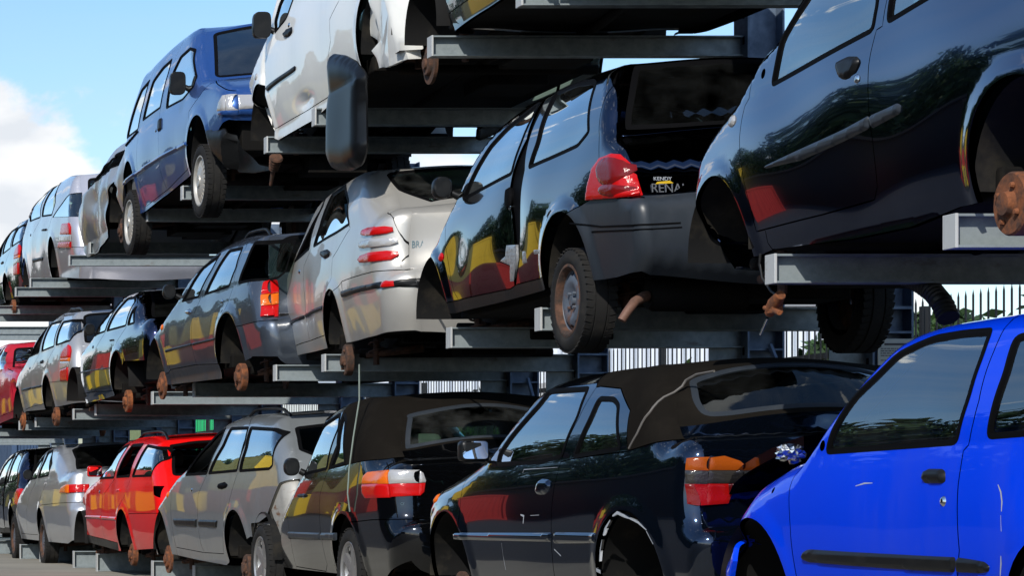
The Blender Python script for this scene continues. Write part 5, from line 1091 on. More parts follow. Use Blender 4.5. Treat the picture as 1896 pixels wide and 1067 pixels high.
 cuts=[[(0.618,0.756),(0.882,0.669),(1.206,0.579),(1.153,0.396),(1.196,0.121),(2.272,0.03),(2.363,0.235),(2.355,0.492),(2.424,0.761),(2.214,1.134),(2.18,1.294),(2.106,1.391)],[(2.272,0.03),(3.201,-0.012),(3.31,0.317),(3.337,0.551),(3.334,0.782),(3.212,1.205),(3.223,1.356)],[(0.618,0.756),(0.225,0.634),(-0.155,0.507),(-0.548,0.43)]],
 seeds={'fender':(0.695,0.588),'front_door':(1.654,0.538),'sliding_door':(2.795,0.478),'quarter_panel':(3.69,0.482),'front_window':(1.615,0.963),'sliding_door_window':(2.71,1.029),'rear_side_window':(3.622,0.941)},
 mould=[('door_rail',[(4.042,0.687),(3.408,0.735),(3.367,0.71),(4.001,0.657)])],
 handle=[(2.364,0.567),(2.413,0.685),(2.315,0.699),(2.244,0.578)],
 lock=(2.488,0.603),
 bumper=[(-0.915,0.038,0.384),(-0.913,0.025,0.41),(-0.855,0.02,0.422),(-0.587,0.021,0.426),(-0.583,0.036,0.389)],
 mirror=('box',(1.357,0.787)),
 wheels=[(0.925,-0.053,0.315,'hubcap'),(3.787,-0.103,0.315,'hubcap')],
 discs=[],
 O=(5.5196,21.327,3.57),
 yaw=0.03,
 sec=(0.9,0.745,0.0,1.45,0.07,0.03,0.19),
 lamps=[('headlamp',[('lens_clear',[(0.231,0.442),(0.187,0.51),(0.153,0.525),(0.14,0.538),(0.134,0.553),(0.103,0.551),(0.093,0.533),(0.076,0.504),(0.066,0.433),(0.067,0.422),(0.211,0.439)],[]),('lens_clear',[(0.02,0.422),(0.03,0.42),(0.063,0.421),(0.062,0.427),(0.069,0.481),(0.073,0.504),(0.1,0.551),(0.078,0.551),(0.06,0.547)],[(-0.759,0.06,0.547),(-0.577,0.056,0.542),(-0.582,0.039,0.517),(-0.583,0.034,0.488),(-0.586,0.023,0.437),(-0.759,0.02,0.422)])]),('bumper_strip',[('p_van',[(0.038,0.383),(0.222,0.408),(0.21,0.425),(0.202,0.435),(0.115,0.427),(0.02,0.421)],[(-0.759,0.02,0.421),(-0.587,0.021,0.426),(-0.587,0.02,0.421),(-0.585,0.027,0.406),(-0.583,0.037,0.385),(-0.759,0.038,0.383)])])]),
dict(key='whitevan',
 sil=[(3.378,-0.048,'',False),(3.62,0.049,'',False),(3.887,0.327,'',False),(4.056,0.441,'k',False),(4.043,0.52,'',False),(3.841,0.62,'',False),(3.533,0.728,'',False),(3.43,0.77,'c',True),(3.3,0.88,'',False),(2.9,1.24,'',False),(2.62,1.5,'h',False),(2.2,1.58,'',False),(1.2,1.6,'',False),(0.3,1.58,'r',True),(0.0,1.3,'',False),(-0.1,0.8,'d',False),(-0.15,0.5,'e',True),(-0.18,0.4,'',False),(-0.15,0.2,'',False)],
 bottom=[(3.378,-0.02),(3.299,-0.028),(3.099,-0.083),(2.029,-0.092),(1.418,-0.04),(0.3,0.0),(-0.15,0.05)],
 arches=[(3.53,0.05,0.36),(0.30909090909090864,0.18,0.36)],
 win={'front_window':[(2.991,0.705),(3.053,0.81),(2.917,0.918),(2.725,0.987),(2.302,1.007),(2.236,0.981),(2.455,0.856),(2.636,0.746)]},
 cuts=[[(3.275,0.878),(3.367,0.718),(3.308,0.476),(3.308,0.259),(3.307,0.122),(3.3,0.013),(2.333,0.004),(1.433,0.008),(1.445,0.094),(1.428,0.227),(1.282,0.349),(1.276,0.494),(1.04,0.583),(1.9,1.2),(1.75,1.72)],[(3.3,0.013),(3.328,-0.024)]],
 seeds={'fender':(3.735,0.542),'door':(2.005,0.451),'front_window':(2.727,0.856),'sill_cover':(2.549,-0.029)},
 mould=[('side_moulding',[(3.24,0.329),(3.188,0.346),(2.286,0.346),(2.249,0.332),(2.269,0.309),(3.183,0.3)])],
 handle=[(2.631,0.621),(2.63,0.653),(2.524,0.66),(2.383,0.65),(2.347,0.602),(2.438,0.586),(2.551,0.597)],
 lock=(2.491,0.68),
 marker=(3.591,0.478),
 mirror=('box',(3.037,0.713)),
 discs=[],
 O=(5.47,16.6,3.6),
 yaw=-0.0,
 sec=(0.85,0.8543,-0.0325,1.6,0.07,0.03,0.19)),
dict(key='wreck',
 sil=[(3.65,-0.115,'',False),(3.607,0.115,'',False),(3.549,0.276,'',False),(3.504,0.437,'k',False),(3.436,0.546,'',False),(3.075,0.561,'',False),(2.808,0.566,'c',True),(2.614,0.626,'',False),(2.09,0.767,'',False),(1.998,0.881,'h',False),(1.64,0.91,'',False),(1.2,0.9,'r',False),(0.9,0.86,'',False),(0.5,0.78,'d',False),(0.15,0.7,'',False),(0.06,0.6,'e',True),(0.0,0.4,'',False),(0.05,0.1,'',False)],
 bottom=[(3.65,0.0),(3.286,-0.149),(2.166,-0.111),(0.5,0.0),(0.1,0.08)],
 arches=[(1.461,0.1,0.345)],
 win={'front_window':[(2.718,0.558),(2.326,0.654),(1.81,0.746),(1.277,0.782),(1.202,0.635),(1.958,0.592)]},
 cuts=[[(2.807,0.561),(2.979,0.476),(3.091,0.292),(3.147,0.068),(3.152,-0.145),(2.501,-0.03),(2.285,0.203),(2.324,0.399),(2.309,0.525),(1.881,0.614),(1.161,0.629),(1.321,0.865)]],
 seeds={'fender':(3.247,0.243),'door':(2.667,0.261),'quarter_panel':(1.728,0.423)},
 discs=[(1.461,-0.05,'disc')],
 O=(5.4898,24.9174,3.57),
 yaw=0.02,
 sec=(0.87,0.6827,-0.0462,0.91,0.07,0.03,0.19)),
]
XSPEC={'scrum':[(1.992,0.17),(1.958,0.266),(1.902,0.316),(1.848,0.34),(1.798,0.306),(1.772,0.249),(1.813,0.175)],'ring':[(0.021,0.549),(0.027,0.526),(0.048,0.508),(0.082,0.497),(0.125,0.494),(0.17,0.499),(0.214,0.513),(0.251,0.533),(0.277,0.557),(0.29,0.583),(0.287,0.606),(0.269,0.625),(0.236,0.636),(0.194,0.639),(0.146,0.632),(0.099,0.618),(0.06,0.598),(0.033,0.574)],'oval':[(0.004,0.457),(0.011,0.448),(0.033,0.442),(0.065,0.439),(0.105,0.441),(0.148,0.446),(0.188,0.454),(0.22,0.464),(0.242,0.476),(0.25,0.487),(0.243,0.496),(0.221,0.502),(0.188,0.505),(0.147,0.503),(0.104,0.498),(0.064,0.489),(0.032,0.479),(0.01,0.468)],'wing':[(0.373,0.454),(0.285,0.507),(-0.27,0.397),(-0.116,0.247),(-0.145,0.13),(-0.111,-0.011),(0.122,-0.015),(0.444,0.011),(0.443,0.084),(0.475,0.136),(0.312,0.177),(0.304,0.314)],'inner':[(1.159,0.406),(1.035,0.468),(0.807,0.49),(0.542,0.487),(0.37,0.5),(0.166,0.437),(0.25,0.292),(0.296,0.139),(0.438,0.117),(0.529,0.203),(0.687,0.273),(0.88,0.343)],'liner':[(1.259,0.259),(0.952,0.194),(0.706,0.105),(0.564,0.01),(0.613,-0.205),(0.6,-0.501),(0.704,-0.582),(0.979,-0.588),(1.347,-0.535),(1.465,-0.446),(1.441,-0.079)],'crease':[(4.037,0.326),(2.387,0.356),(1.296,0.338),(1.252,0.297),(2.338,0.309),(4.058,0.285)],'flap':[(0.626,0.364),(0.153,0.284),(0.027,0.086),(-0.307,-0.082),(-0.719,-0.167),(-0.21,-0.137),(0.223,-0.076),(0.536,0.129)],'scratch':[[(-0.2466,0.5609),(-0.2647,0.5343),(-0.2743,0.5025),(-0.2752,0.4691),(-0.2788,0.4689),(-0.2817,0.5035),(-0.2713,0.5377),(-0.2494,0.5631)],[(-0.2729,0.456),(-0.2749,0.4),(-0.2771,0.4),(-0.2751,0.456)],[(-0.2648,0.3161),(-0.2611,0.2889),(-0.2518,0.2476),(-0.2562,0.2464),(-0.2709,0.2871),(-0.2692,0.3159)],[(0.7118,0.5607),(0.6487,0.569),(0.59,0.5716),(0.59,0.5744),(0.6493,0.575),(0.7122,0.5633)]],'gscratch':[[(0.6499,0.4286),(0.6019,0.4406),(0.5325,0.4257),(0.4848,0.4194),(0.4832,0.4266),(0.5295,0.4403),(0.6021,0.4554),(0.6521,0.4354)],[(0.4845,0.4204),(0.3928,0.3983),(0.3151,0.3665),(0.3129,0.3715),(0.3892,0.4097),(0.4835,0.4256)],[(0.6788,0.4145),(0.7405,0.3754),(0.7674,0.3401),(0.7626,0.3359),(0.7315,0.3646),(0.6752,0.4095)],[(0.7835,0.318),(0.8214,0.2661),(0.8476,0.2119),(0.8444,0.2101),(0.8146,0.2619),(0.7805,0.316)],[(0.9037,0.1592),(0.8578,0.15),(0.8542,0.168),(0.9003,0.1768)],[(0.3166,0.3624),(0.2596,0.3034),(0.2564,0.3066),(0.3134,0.3656)],[(1.7965,0.4275),(1.7595,0.4204),(1.7675,0.387),(1.7605,0.385),(1.7465,0.4296),(1.7955,0.4345)],[(2.0858,0.28),(2.0878,0.136),(2.0862,0.136),(2.0842,0.28)],[(1.667,0.4269),(1.553,0.4299),(1.553,0.4321),(1.667,0.4291)],[(1.3911,0.2566),(1.3201,0.2245),(1.3179,0.2295),(1.3889,0.2614)],[(1.8174,0.6497),(1.8109,0.6655),(1.37,0.6723),(1.37,0.6737),(1.8111,0.6685),(1.8186,0.6503)]],'seam':[(0.563,0.752),(0.499,0.82),(0.448,0.92),(0.455,1.011),(0.452,1.067),(0.387,1.092),(0.231,1.1)]}
SP={s['key']:s for s in SPECS}
rnd=random.Random(7)
# ------------------------------------------------------------------ ground
def ground():
    m=mat('concrete_yard',(.27,.25,.20),.9,dirt=(.15,.135,.11),dirtamt=.8,dirtscale=.35,bump=.25,bscale=30,dirtlo=.35,dirthi=.7)
    mb=MB(); mb.add([(-600,-300,0),(600,-300,0),(600,1500,0),(-600,1500,0)],[(0,1,2,3)]); o=mb.build('ground',mat('asphalt_yard',(.030,.030,.031),.9,dirt=(.055,.052,.046),dirtamt=.6,dirtscale=.5,bump=.3,bscale=40)); o['kind']='structure'
    mb=MB(); mb.add([(3.35,-40,.004),(30,-40,.004),(30,140,.004),(3.35,140,.004)],[(0,1,2,3)]); o=mb.build('concrete_pavement',m); o['kind']='structure'
ground()
# ------------------------------------------------------------------ rack
ARMS=[(9.38,None,1757,None),(10.91,None,1425,None),(13.95,960,995,None),(15.54,795,830,None),(18.4,580,598,None),(19.85,491,508,None),(22.95,336,358,360),(24.75,271,281,283),
 (28.0,165,176,180),(29.45,127,135,137),(32.5,55,65,75),(33.9,28,35,38),(37.1,None,None,None),(38.6,None,None,None),(41.6,None,None,None),(43.1,None,None,None)]
UPR=['under the tail of the navy three-door','under the nose of the navy three-door','under the black hatchback with tape, near end','under the black hatchback with tape, far end','under the champagne silver hatchback, near end','under the champagne silver hatchback, far end','under the steel-blue estate, near end','under the steel-blue estate, far end','under the midnight blue saloon, near end','under the midnight blue saloon, far end','under the silver estate, near end','under the silver estate, far end','under the pinkish red car, near end','under the pinkish red car, far end','of the farthest bay, near end','of the farthest bay, far end']
def ibeam_x(mb,x0,x1,yc,z1,h,b,t=.009,w=.008):
    mb.box(x0,x1,yc-b/2,yc+b/2,z1-t,z1); mb.box(x0,x1,yc-b/2,yc+b/2,z1-h,z1-h+t); mb.box(x0,x1,yc-w/2,yc+w/2,z1-h+t,z1-t)
for k,(y,p2,p1,p0) in enumerate(ARMS):
    root=thing('rack_upright','galvanised rack upright '+UPR[k],'rack',(6.59,y,0),0,'uprights of the storage rack')
    mb=MB(); H=3.76
    mb.box(-.11,-.098,-.1,.1,0,H); mb.box(.098,.11,-.1,.1,0,H); mb.box(-.098,.098,-.005,.005,0,H)
    mb.mi=1
    z=.25
    while z<H-.1:
        mb.box(-.1125,-.1105,-.055,-.03,z,z+.05); z+=.155
    mb.mi=0
    mb.box(-.098,.098,-.1,.1,1.80,1.815); mb.box(-.098,.098,-.1,.1,1.67,1.682)
    mb.build('column',[M['post'],M['seal']],root)
    for zt,pt in ((1.812,p1),(3.559,p2)):
        X=(pt+630)*y/4800 if pt else 4.67
        a=MB(); x0=X-6.59; ibeam_x(a,x0+.012,-.112,0,zt,.122,.092)
        a.box(-.30,-.112,-.004,.004,zt-.30,zt-.122)
        o=a.build('arm',M['galv'],root)
        e=MB(); e.box(x0,x0+.0115,-.048,.048,zt-.1235,zt+.0015); e.build('end_plate',M['galv_end'],o,bevel=.002)
    a=MB(); X=(p0+630)*y/4800 if p0 else 4.70; x0=X-6.59
    ibeam_x(a,x0,.5,0,.195,.19,.10,.011,.009); o=a.build('base_beam',M['galv'],root,bevel=.003)
    a=MB(); a.box(x0-.008,x0-.0005,-.05,.05,.002,.197); a.build('end_plate',M['galv_end'],o)
    if k%2 and k<len(ARMS):
        dy=ARMS[k-1][0]-y
        for (za,zb_) in ((1.70,.15),(3.4,1.95)):
            b=MB(); b.tube([(.02,-.11,za),(.02,dy+.11,zb_)],.016,6); b.build('brace',M['post'],root)
# ------------------------------------------------------------------ notice on the column beside the blue car
def notice():
    t=thing('notice_sign','off-white notice sheet with rows of small print fixed to a rack column','sign',(6.52,13.84,1.2))
    b=MB(); b.box(-.02,.17,-.006,0,0,.44); b.build('board',mat('notice_paper',(.46,.47,.42),.6),t,bevel=.002)
    m=MB(); r=random.Random(3); z=.41
    m.box(.015,.135,-.0075,-.0062,.405,.416)
    z=.385
    while z>.03:
        if r.random()<.8:
            x=-.005
            while x<.15:
                w=r.uniform(.006,.022); m.box(x,min(x+w,.155),-.0075,-.0062,z,z+.0045); x+=w+.004
        z-=.0125
    m.build('print',mat('notice_ink',(.05,.05,.055),.7),t)
notice()
# ------------------------------------------------------------------ cars
cars={}
cars['punto']=build_car(SP['punto'],'parked_car','dark navy three-door car without wheels, bumper or wing mirror','car','p_punto',step=.03,geo=dict(seed=3,dent=.0012,rf=.10),parts={'side_moulding':'greytrim','side_marker':'lens_clear'},dents=[(2.0,.35,.4,.25,.01)])
cars['seicento']=build_car(SP['seicento'],'parked_car','bright royal blue three-door city car with crumpled nose and open bonnet','car','p_seicento',step=.026,geo=dict(seed=5,dent=.0008,rf=.16,rt=.07,flare=.008),parts={'side_moulding':'trim'},dents=[(-.45,.55,.10,.16,.012)])
cars['golf']=build_car(SP['golf'],'parked_car','dark blue-black convertible with raised black soft top and rectangular chrome-faced mirror','convertible','p_golf',step=.03,geo=dict(seed=8,dent=.001,rr=.10,rt=.09,crown=dict(rear=.10)),topmat='soft',parts={'side_moulding':'p_golf','handle':'p_golf'})
cars['twingo']=build_car(SP['twingo'],'parked_car','black small hatchback with rounded red tail lamp, grey bumper and silver tape on the door','car','p_twingo',step=.028,geo=dict(seed=11,dent=.0013,rr=.07,rt=.07,flare=.02),bumper='greytrim',rear_glass='glass_dark',parts={'handle':'seal','side_marker':'lens_red'},dents=[(1.55,.45,.18,.22,.02),(2.6,.40,.2,.12,.012)])
cars['megane']=build_car(SP['megane'],'parked_car','black convertible with brown-black soft top and wide red and white tail lamp','convertible','p_megane',step=.032,geo=dict(seed=14,dent=.0013,rr=.2,rt=.09,crown=dict(rear=.10)),topmat='soft',rear_glass='glass_dirty',seats='beige',parts={'side_moulding':'greytrim'})
cars['brava']=build_car(SP['brava'],'parked_car','warm silver five-door hatchback with three stacked red and white lamp bars','car','p_brava',step=.032,geo=dict(seed=17,dent=.0013,rr=.2,rt=.07,flare=.016),rear_glass='glass_dirty',parts={'bumper_strip':'trim','side_moulding':'trim'},dents=[(2.5,.45,.2,.2,.02)])
cars['greywagon']=build_car(SP['greywagon'],'parked_car','dull silver-grey estate with smashed tailgate glass, empty lamp recess and no rear bumper','car','p_greywagon',step=.035,geo=dict(seed=21,dent=.001,rr=.12,rt=.08),open_rear=True,parts={'side_moulding':'trim','rear_bumper':'rustdark','handle':'seal'})
cars['marea']=build_car(SP['marea'],'parked_car','steel-blue estate with roof rails and red-orange-red column lamp, wheels removed','car','p_marea',step=.035,geo=dict(seed=23,dent=.0013,rr=.12,rt=.07,flare=.018),parts={'side_moulding':'trim','sill_cover':'greytrim','handle':'chrome'})
cars['audi']=build_car(SP['audi'],'parked_car','midnight blue saloon without rear bumper or wheels','car','p_audi',step=.045,geo=dict(seed=25,dent=.001,rr=.12,rt=.07),parts={'rear_bumper':'dark','rear_panel':'dark','side_moulding':'greytrim'})
cars['astra']=build_car(SP['astra'],'parked_car','silver estate with tall curved red lamp and side windows missing, on the middle level','car','p_astra',step=.045,geo=dict(seed=27,dent=.001),open_rear=False)
cars['redwagon']=build_car(SP['redwagon'],'parked_car','bright red estate on the ground with black roof rails and its tail lamps removed','car','p_red',step=.04,geo=dict(seed=29,dent=.0015),parts={'sill_cover':'trim','side_moulding':'p_red','mirror':'p_red','handle':'p_red'},open_rear=True)
cars['alfa']=build_car(SP['alfa'],'parked_car','bright silver saloon on the ground with narrow red lamp and lip spoiler','car','p_alfa',step=.05,geo=dict(seed=31,dent=.001,rr=.16),parts={})
cars['mpv']=build_car(SP['mpv'],'parked_car','lilac-silver hatchback on the top level with wrapped rear quarter glass, tail sagging','car','p_mpv',step=.045,geo=dict(seed=33,dent=.001,rr=.14),parts={'side_moulding':'trim'})
cars['van']=build_car(SP['van'],'passenger_van','blue passenger van facing the camera on the top level, front bumper gone','van','p_van',step=.04,geo=dict(seed=35,dent=.0012,rf=.10,rt=.10,rr=.12,crown=dict(wind=.10,hood=.05)),parts={'door_rail':'seal','handle':'trim'})
cars['whitevan']=build_car(SP['whitevan'],'delivery_van','white small van on the top level with dented sill and torn rear wing','van','p_white',step=.04,geo=dict(seed=37,dent=.0012,rf=.10,rt=.10),parts={'sill_cover':'p_white','side_marker':'lens_clear'},dents=[(3.35,.3,.05,.3,.05),(2.2,.07,.2,.05,.03)])
_r=random.Random(6); WD=[(_r.uniform(.6,3.6),_r.uniform(.1,.7),_r.uniform(.05,.22),_r.uniform(.05,.2),_r.uniform(-.025,.06)) for _ in range(26)]
cars['wreck']=build_car(SP['wreck'],'parked_car','crashed silver convertible on the top level with crumpled nose and torn black roof','convertible','p_wreck',step=.035,geo=dict(seed=39,dent=.018,rf=.10),topmat='soft',rear_glass='glass_dark',dents=WD)
import copy as _c
def variant(src,O,yaw,**kw):
    s=_c.deepcopy(SP[src]); s['O']=O; s['yaw']=yaw; s.update(kw); return s
cars['slate']=build_car(variant('audi',(5.49,12.1,3.58),0,mirror=None,discs=[(3.82,-.12,'disc')]),'parked_car','slate-grey car at the top edge of the photo with its brake hub showing','car','p_dgreen',step=.045,geo=dict(seed=41,dent=.001))
cars['farblue']=build_car(variant('astra',(5.80,35.6,3.60),0,rails=False),'parked_car','dark saloon with orange-red lamp on the top level at the far left','car','p_audi',step=.07,geo=dict(seed=43),far=True)
cars['farhatch']=build_car(variant('twingo',(5.49,33.75,.27),0,tape=[],wheels=[]),'parked_car','dark blue hatchback with red lamp on the ground at the far left','car','p_audi',step=.07,geo=dict(seed=45),bumper='greytrim',far=True)
cars['redfar']=build_car(variant('redwagon',(5.5,38.3,1.83),math.pi,mirror=None,rails=False),'parked_car','faded pinkish red car facing the camera on the middle level, headlamps removed','car','p_redpink',step=.07,geo=dict(seed=47),far=True)

# unseen car added on the top level to block sky light
cars['topnear']=build_car(variant('marea',(5.5,7.6,3.58),0,mirror=None),'parked_car','dark estate on the top level above the navy three-door, outside the picture','car','p_dgreen',step=.08,geo=dict(seed=51),far=True)
# ------------------------------------------------------------------ background
def leaf_mass(mb,pts,n,size,r):
    for _ in range(n):
        c,rad=r.choice(pts)
        d=Vector((r.gauss(0,1),r.gauss(0,1),r.gauss(0,1))); d=d/max(d.length,.01)*rad*(r.random()**.45)
        p=Vector(c)+Vector((d.x,d.y,d.z*.9)); 
        a=Vector((r.gauss(0,1),r.gauss(0,1),r.gauss(0,1))).normalized(); b=a.cross(Vector((r.gauss(0,1),r.gauss(0,1),r.gauss(0,1)))).normalized()
        s=size*r.uniform(.6,1.4); mb.mi=0 if r.random()<.6 else 1
        mb.add([p-a*s,p+b*s*.45,p+a*s,p-b*s*.45],[(0,1,2,3)])
LEAF=[mat('leaf_dark',(.018,.045,.012),.6),mat('leaf_mid',(.04,.085,.02),.55)]
BARK=mat('bark',(.07,.055,.04),.9)
def fence():
    t=thing('palisade_fence','black palisade fence with pointed pickets behind the rack','fence',(10.2,10,0))
    m=mat('fence_paint',(.012,.013,.014),.5); mb=MB(); y=0; 
    while y<62:
        mb.box(-.003,.003,y,y+.024,.06,2.37); mb.add([(-.003,y,2.37),(.003,y,2.37),(.003,y+.024,2.37),(-.003,y+.024,2.37),(0,y+.012,2.42)],[(0,1,4),(1,2,4),(2,3,4),(3,0,4)]); y+=.115
    mb.build('picket_row',m,t)
    r=MB(); r.box(.008,.03,0,62,.35,.40); r.box(.008,.03,0,62,2.02,2.07); r.build('rail',m,t)
    y=0
    while y<62: 
        p=MB(); p.box(.03,.09,y,y+.06,0,2.35); p.build('post',m,t); y+=2.75
fence()
def hedge():
    r=random.Random(12); mb=MB(); pts=[]
    y=11
    while y<42:
        h=1.75+.45*max(0,min(1,(25-y)/4))+.2*math.sin(y*.7)+.25*math.sin(y*1.9)
        for z in np.arange(.4,h,.5): pts.append(((11.6+r.uniform(-.3,.5),y,z),.55))
        y+=.5
    leaf_mass(mb,pts,26000,.075,r); o=mb.build('hedge',LEAF); tag(o,'dense dark green hedge growing behind the palisade fence','hedge')
hedge()
def tree(x,y,h,cr,label,seed,n=9000):
    r=random.Random(seed); t=thing('broadleaf_tree',label,'tree',(x,y,0),0,'trees beyond the fence')
    tk=MB(); tk.tube([(0,0,0),(.05,.03,h*.35),(-.03,.02,h*.6),(.05,0,h*.85)],[.16,.12,.08,.03],8); br=[]
    for k in range(9):
        a=r.uniform(0,6.28); z=h*r.uniform(.35,.75); l=cr*r.uniform(.5,.9); e=(l*math.cos(a),l*math.sin(a),z+l*.7); tk.tube([(0,0,z),(e[0]*.5,e[1]*.5,z+l*.3),e],[.06,.035,.012],6); br.append(e)
    tk.build('trunk',BARK,t,smooth=60)
    pts=[(e,cr*r.uniform(.28,.45)) for e in br]+[((r.uniform(-cr,cr)*.5,r.uniform(-cr,cr)*.5,h*r.uniform(.55,.95)),cr*r.uniform(.25,.4)) for _ in range(10)]
    mb=MB(); leaf_mass(mb,pts,n,.10,r); mb.build('crown',LEAF,t)
tree(12.9,17.6,3.0,1.2,'small leafy tree rising over the fence at the right edge',4)
tree(13.5,21.5,2.7,1.2,'low leafy tree behind the fence near the notice sign',5,7000)
tree(13.2,27.5,2.7,1.1,'dark round shrub-like tree behind the fence beyond the black convertible roof',6,6000)
def white_hall():
    t=thing('corrugated_hall','large white corrugated metal hall far behind the rack','building',(17.2,62,0))
    mb=MB(); n=150; w=11.0; v=[]; 
    for k in range(n+1):
        x=w*k/n; d=(0,0,-.05,-.05)[k%4]
        v+=[(x,d,.9),(x,d,5.4)]
    mb.add(v,[(2*k,2*k+2,2*k+3,2*k+1) for k in range(n)]); mb.box(0,w,.06,25,.9,5.4); mb.build('wall',mat('white_sheet',(.62,.66,.72),.5,.1),t)
    b=MB(); b.box(-.05,w+.05,-.02,25,0,.9); b.build('plinth',mat('hall_plinth',(.10,.11,.12),.8),t)
    r=MB(); r.box(-.2,w+.2,-.25,25.2,5.4,5.6); r.build('roof',mat('hall_roof',(.3,.31,.33),.6),t)
    d=MB(); d.box(.2,2.3,-.12,-.06,.0,2.55); d.build('gate',mat('hall_gate',(.05,.055,.06),.6),t)
white_hall()
def shed():
    t=thing('grey_workshop','small grey workshop with sloping roof in front of the white hall','building',(18.0,55,0))
    mb=MB(); mb.add([(0,0,0),(1.2,0,0),(1.2,0,3.15),(0,0,2.55),(0,5,0),(1.2,5,0),(1.2,5,3.15),(0,5,2.55)],[(0,1,2,3),(5,4,7,6),(4,0,3,7),(1,5,6,2)]); mb.build('wall',mat('shed_wall',(.30,.33,.36),.8),t)
    r=MB(); r.add([(-.2,-.15,2.5),(1.35,-.15,3.26),(1.35,5.1,3.26),(-.2,5.1,2.5),(-.2,-.15,2.58),(1.35,-.15,3.34),(1.35,5.1,3.34),(-.2,5.1,2.58)],[(0,1,2,3),(7,6,5,4),(0,4,5,1),(3,2,6,7),(0,3,7,4),(1,5,6,2)]); r.build('roof',mat('shed_roof',(.36,.35,.33),.8),t)
    w=MB(); w.box(.62,.98,-.03,.02,2.2,2.6); w.build('window',mat('shed_window',(.08,.10,.12),.2),t)
shed()
def silo():
    t=thing('white_tank','tall white cylindrical tank beside the grey workshop','tank',(17.25,54,0))
    mb=MB(); mb.lathe([(0,.19),(6,.19),(6.15,.1),(6.15,0)],32,axis='z'); mb.build('shell',mat('tank_white',(.78,.80,.83),.5),t,smooth=40)
    l=MB(); l.tube([(-.12,-.2,.2),(-.12,-.2,5.9)],.012,6); l.tube([(-.02,-.22,.2),(-.02,-.22,5.9)],.012,6); l.build('ladder',M['galv'],t)
silo()
def container(x,y,w,h,col,label,ridges=26,z=0,dp=.03):
    t=thing('shipping_container',label,'container',(x,y,z)); m=mat('container_paint',col,.5,.1,dirt=tuple(c*.6 for c in col),dirtamt=.5,dirtscale=3)
    mb=MB(); v=[]; n=ridges*4
    for k in range(n+1):
        q=(0,0,dp,dp)[k%4]; v+=[(w*k/n,q,.18),(w*k/n,q,h-.15)]
    mb.add(v,[(2*k,2*k+2,2*k+3,2*k+1) for k in range(n)]); mb.box(0,w,.04,5.9,.18,h-.15); mb.build('wall',m,t)
    f=MB(); f.box(-.03,w+.03,-.05,6,h-.15,h); f.box(-.03,w+.03,-.05,6,.02,.18); f.box(-.05,.08,-.06,.06,.02,h); f.box(w-.08,w+.05,-.06,.06,.02,h); f.build('frame',m,t)
container(11.75,60,1.95,2.85,(.03,.62,.24),'bright green corrugated container behind the red estate')
container(10.9,58,.55,2.75,(.55,.68,.30),'pale yellow-green striped container behind the silver saloon',9)
container(9.0,66,1.3,2.8,(.05,.09,.17),'dark blue corrugated container standing behind the far rack uprights',16)
def white_shed():
    t=thing('white_outbuilding','low white tiled building over a green base behind the grey estate','building',(14.6,61,0))
    mb=MB(); mb.box(0,1.35,0,6,2.55,3.15); mb.build('wall',mat('white_tile',(.70,.73,.70),.5),t)
    g=MB(); g.box(.01,1.34,.02,6,0,2.55); g.build('base',mat('green_base',(.03,.30,.10),.6),t)
    l=MB()
    for k in range(1,9): l.box(.15*k-.004,.15*k+.004,-.004,0,2.56,3.14)
    l.box(0,1.35,-.004,0,2.84,2.848); l.build('joint',mat('tile_joint',(.3,.3,.3),.8),t)
white_shed()

# unseen containers and dark hall, added across the aisle for the car bodies to mirror
RED,YEL=(.42,.02,.015),(.62,.42,.02)
for k,(x,y,z,c,l) in enumerate([(-6.6,39.5,0,RED,'red container added for reflections across the aisle, nearest to the camera'),(-6.8,47,0,RED,'red container added for reflections across the aisle under a yellow one'),(-6.8,47,2.6,YEL,'yellow container added for reflections across the aisle on top of a red one'),
    (-6.3,58,0,YEL,'single yellow container added for reflections across the aisle'),(-6.7,67,0,YEL,'yellow container added for reflections across the aisle under the farther red one'),(-6.7,67,2.6,RED,'farther red container added for reflections across the aisle on top of a yellow one'),(-6.4,81,0,YEL,'farthest yellow container added for reflections across the aisle')]):
    container(x,y,2.44,2.6,c,l,14,z,.012)
def added_dark_hall():
    t=thing('added_dark_hall','long low dark hall added out of view across the aisle for the cars to mirror','building',(-11,8,0))
    mb=MB(); mb.box(-8,0,0,150,0,4.2); mb.build('wall',mat('hall_dark',(.02,.022,.024),.8),t)
    q=MB(); q.box(-8.3,.3,-.3,150.3,4.2,4.4); q.build('roof',mat('hall_eaves',(.05,.05,.052),.7),t)
added_dark_hall()

# ------------------------------------------------------------------ extras on the cars
def loc(root,p): return root.matrix_basis.inverted()@Vector(p)
def at(px,py,x): # world point on the plane x, from its bearing
    y=4800*x/(px+630); return (x,y,.78+(926-py)*y/4800)
def hangtube(root,name,pts,r,m,n=8):
    mb=MB(); mb.tube([loc(root,p) for p in pts],r,n); return mb.build(name,m,root,smooth=50)
bpy.context.view_layer.update()
r0,G0,_,pad0=cars['punto']
hangtube(r0,'brake_hose',[at(1408,470,4.72),at(1406,490,4.72),at(1412,515,4.72),at(1428,540,4.72),at(1440,548,4.72)],.006,M['wire'])
mb=MB(); c=loc(r0,at(1432,566,4.72)); q=MB()
q.tube([loc(r0,at(1446,546,4.72)),loc(r0,at(1434,562,4.72)),loc(r0,at(1424,582,4.72))],[.022,.03,.02],10); q.box(c[0]-.02,c[0]+.03,c[1]-.03,c[1]+.03,c[2]-.035,c[2]+.01); q.tube([loc(r0,at(1416,570,4.71)),loc(r0,at(1444,580,4.71))],.012,8); q.build('brake_caliper',M['rustor'],r0,bevel=.006)
hangtube(r0,'caliper_pin',[at(1421,590,4.72),at(1408,620,4.72)],.006,M['chrome'])
pts=[at(1680,512,5.35),at(1705,524,5.35),at(1727,540,5.35),at(1745,562,5.35),at(1757,592,5.35)]
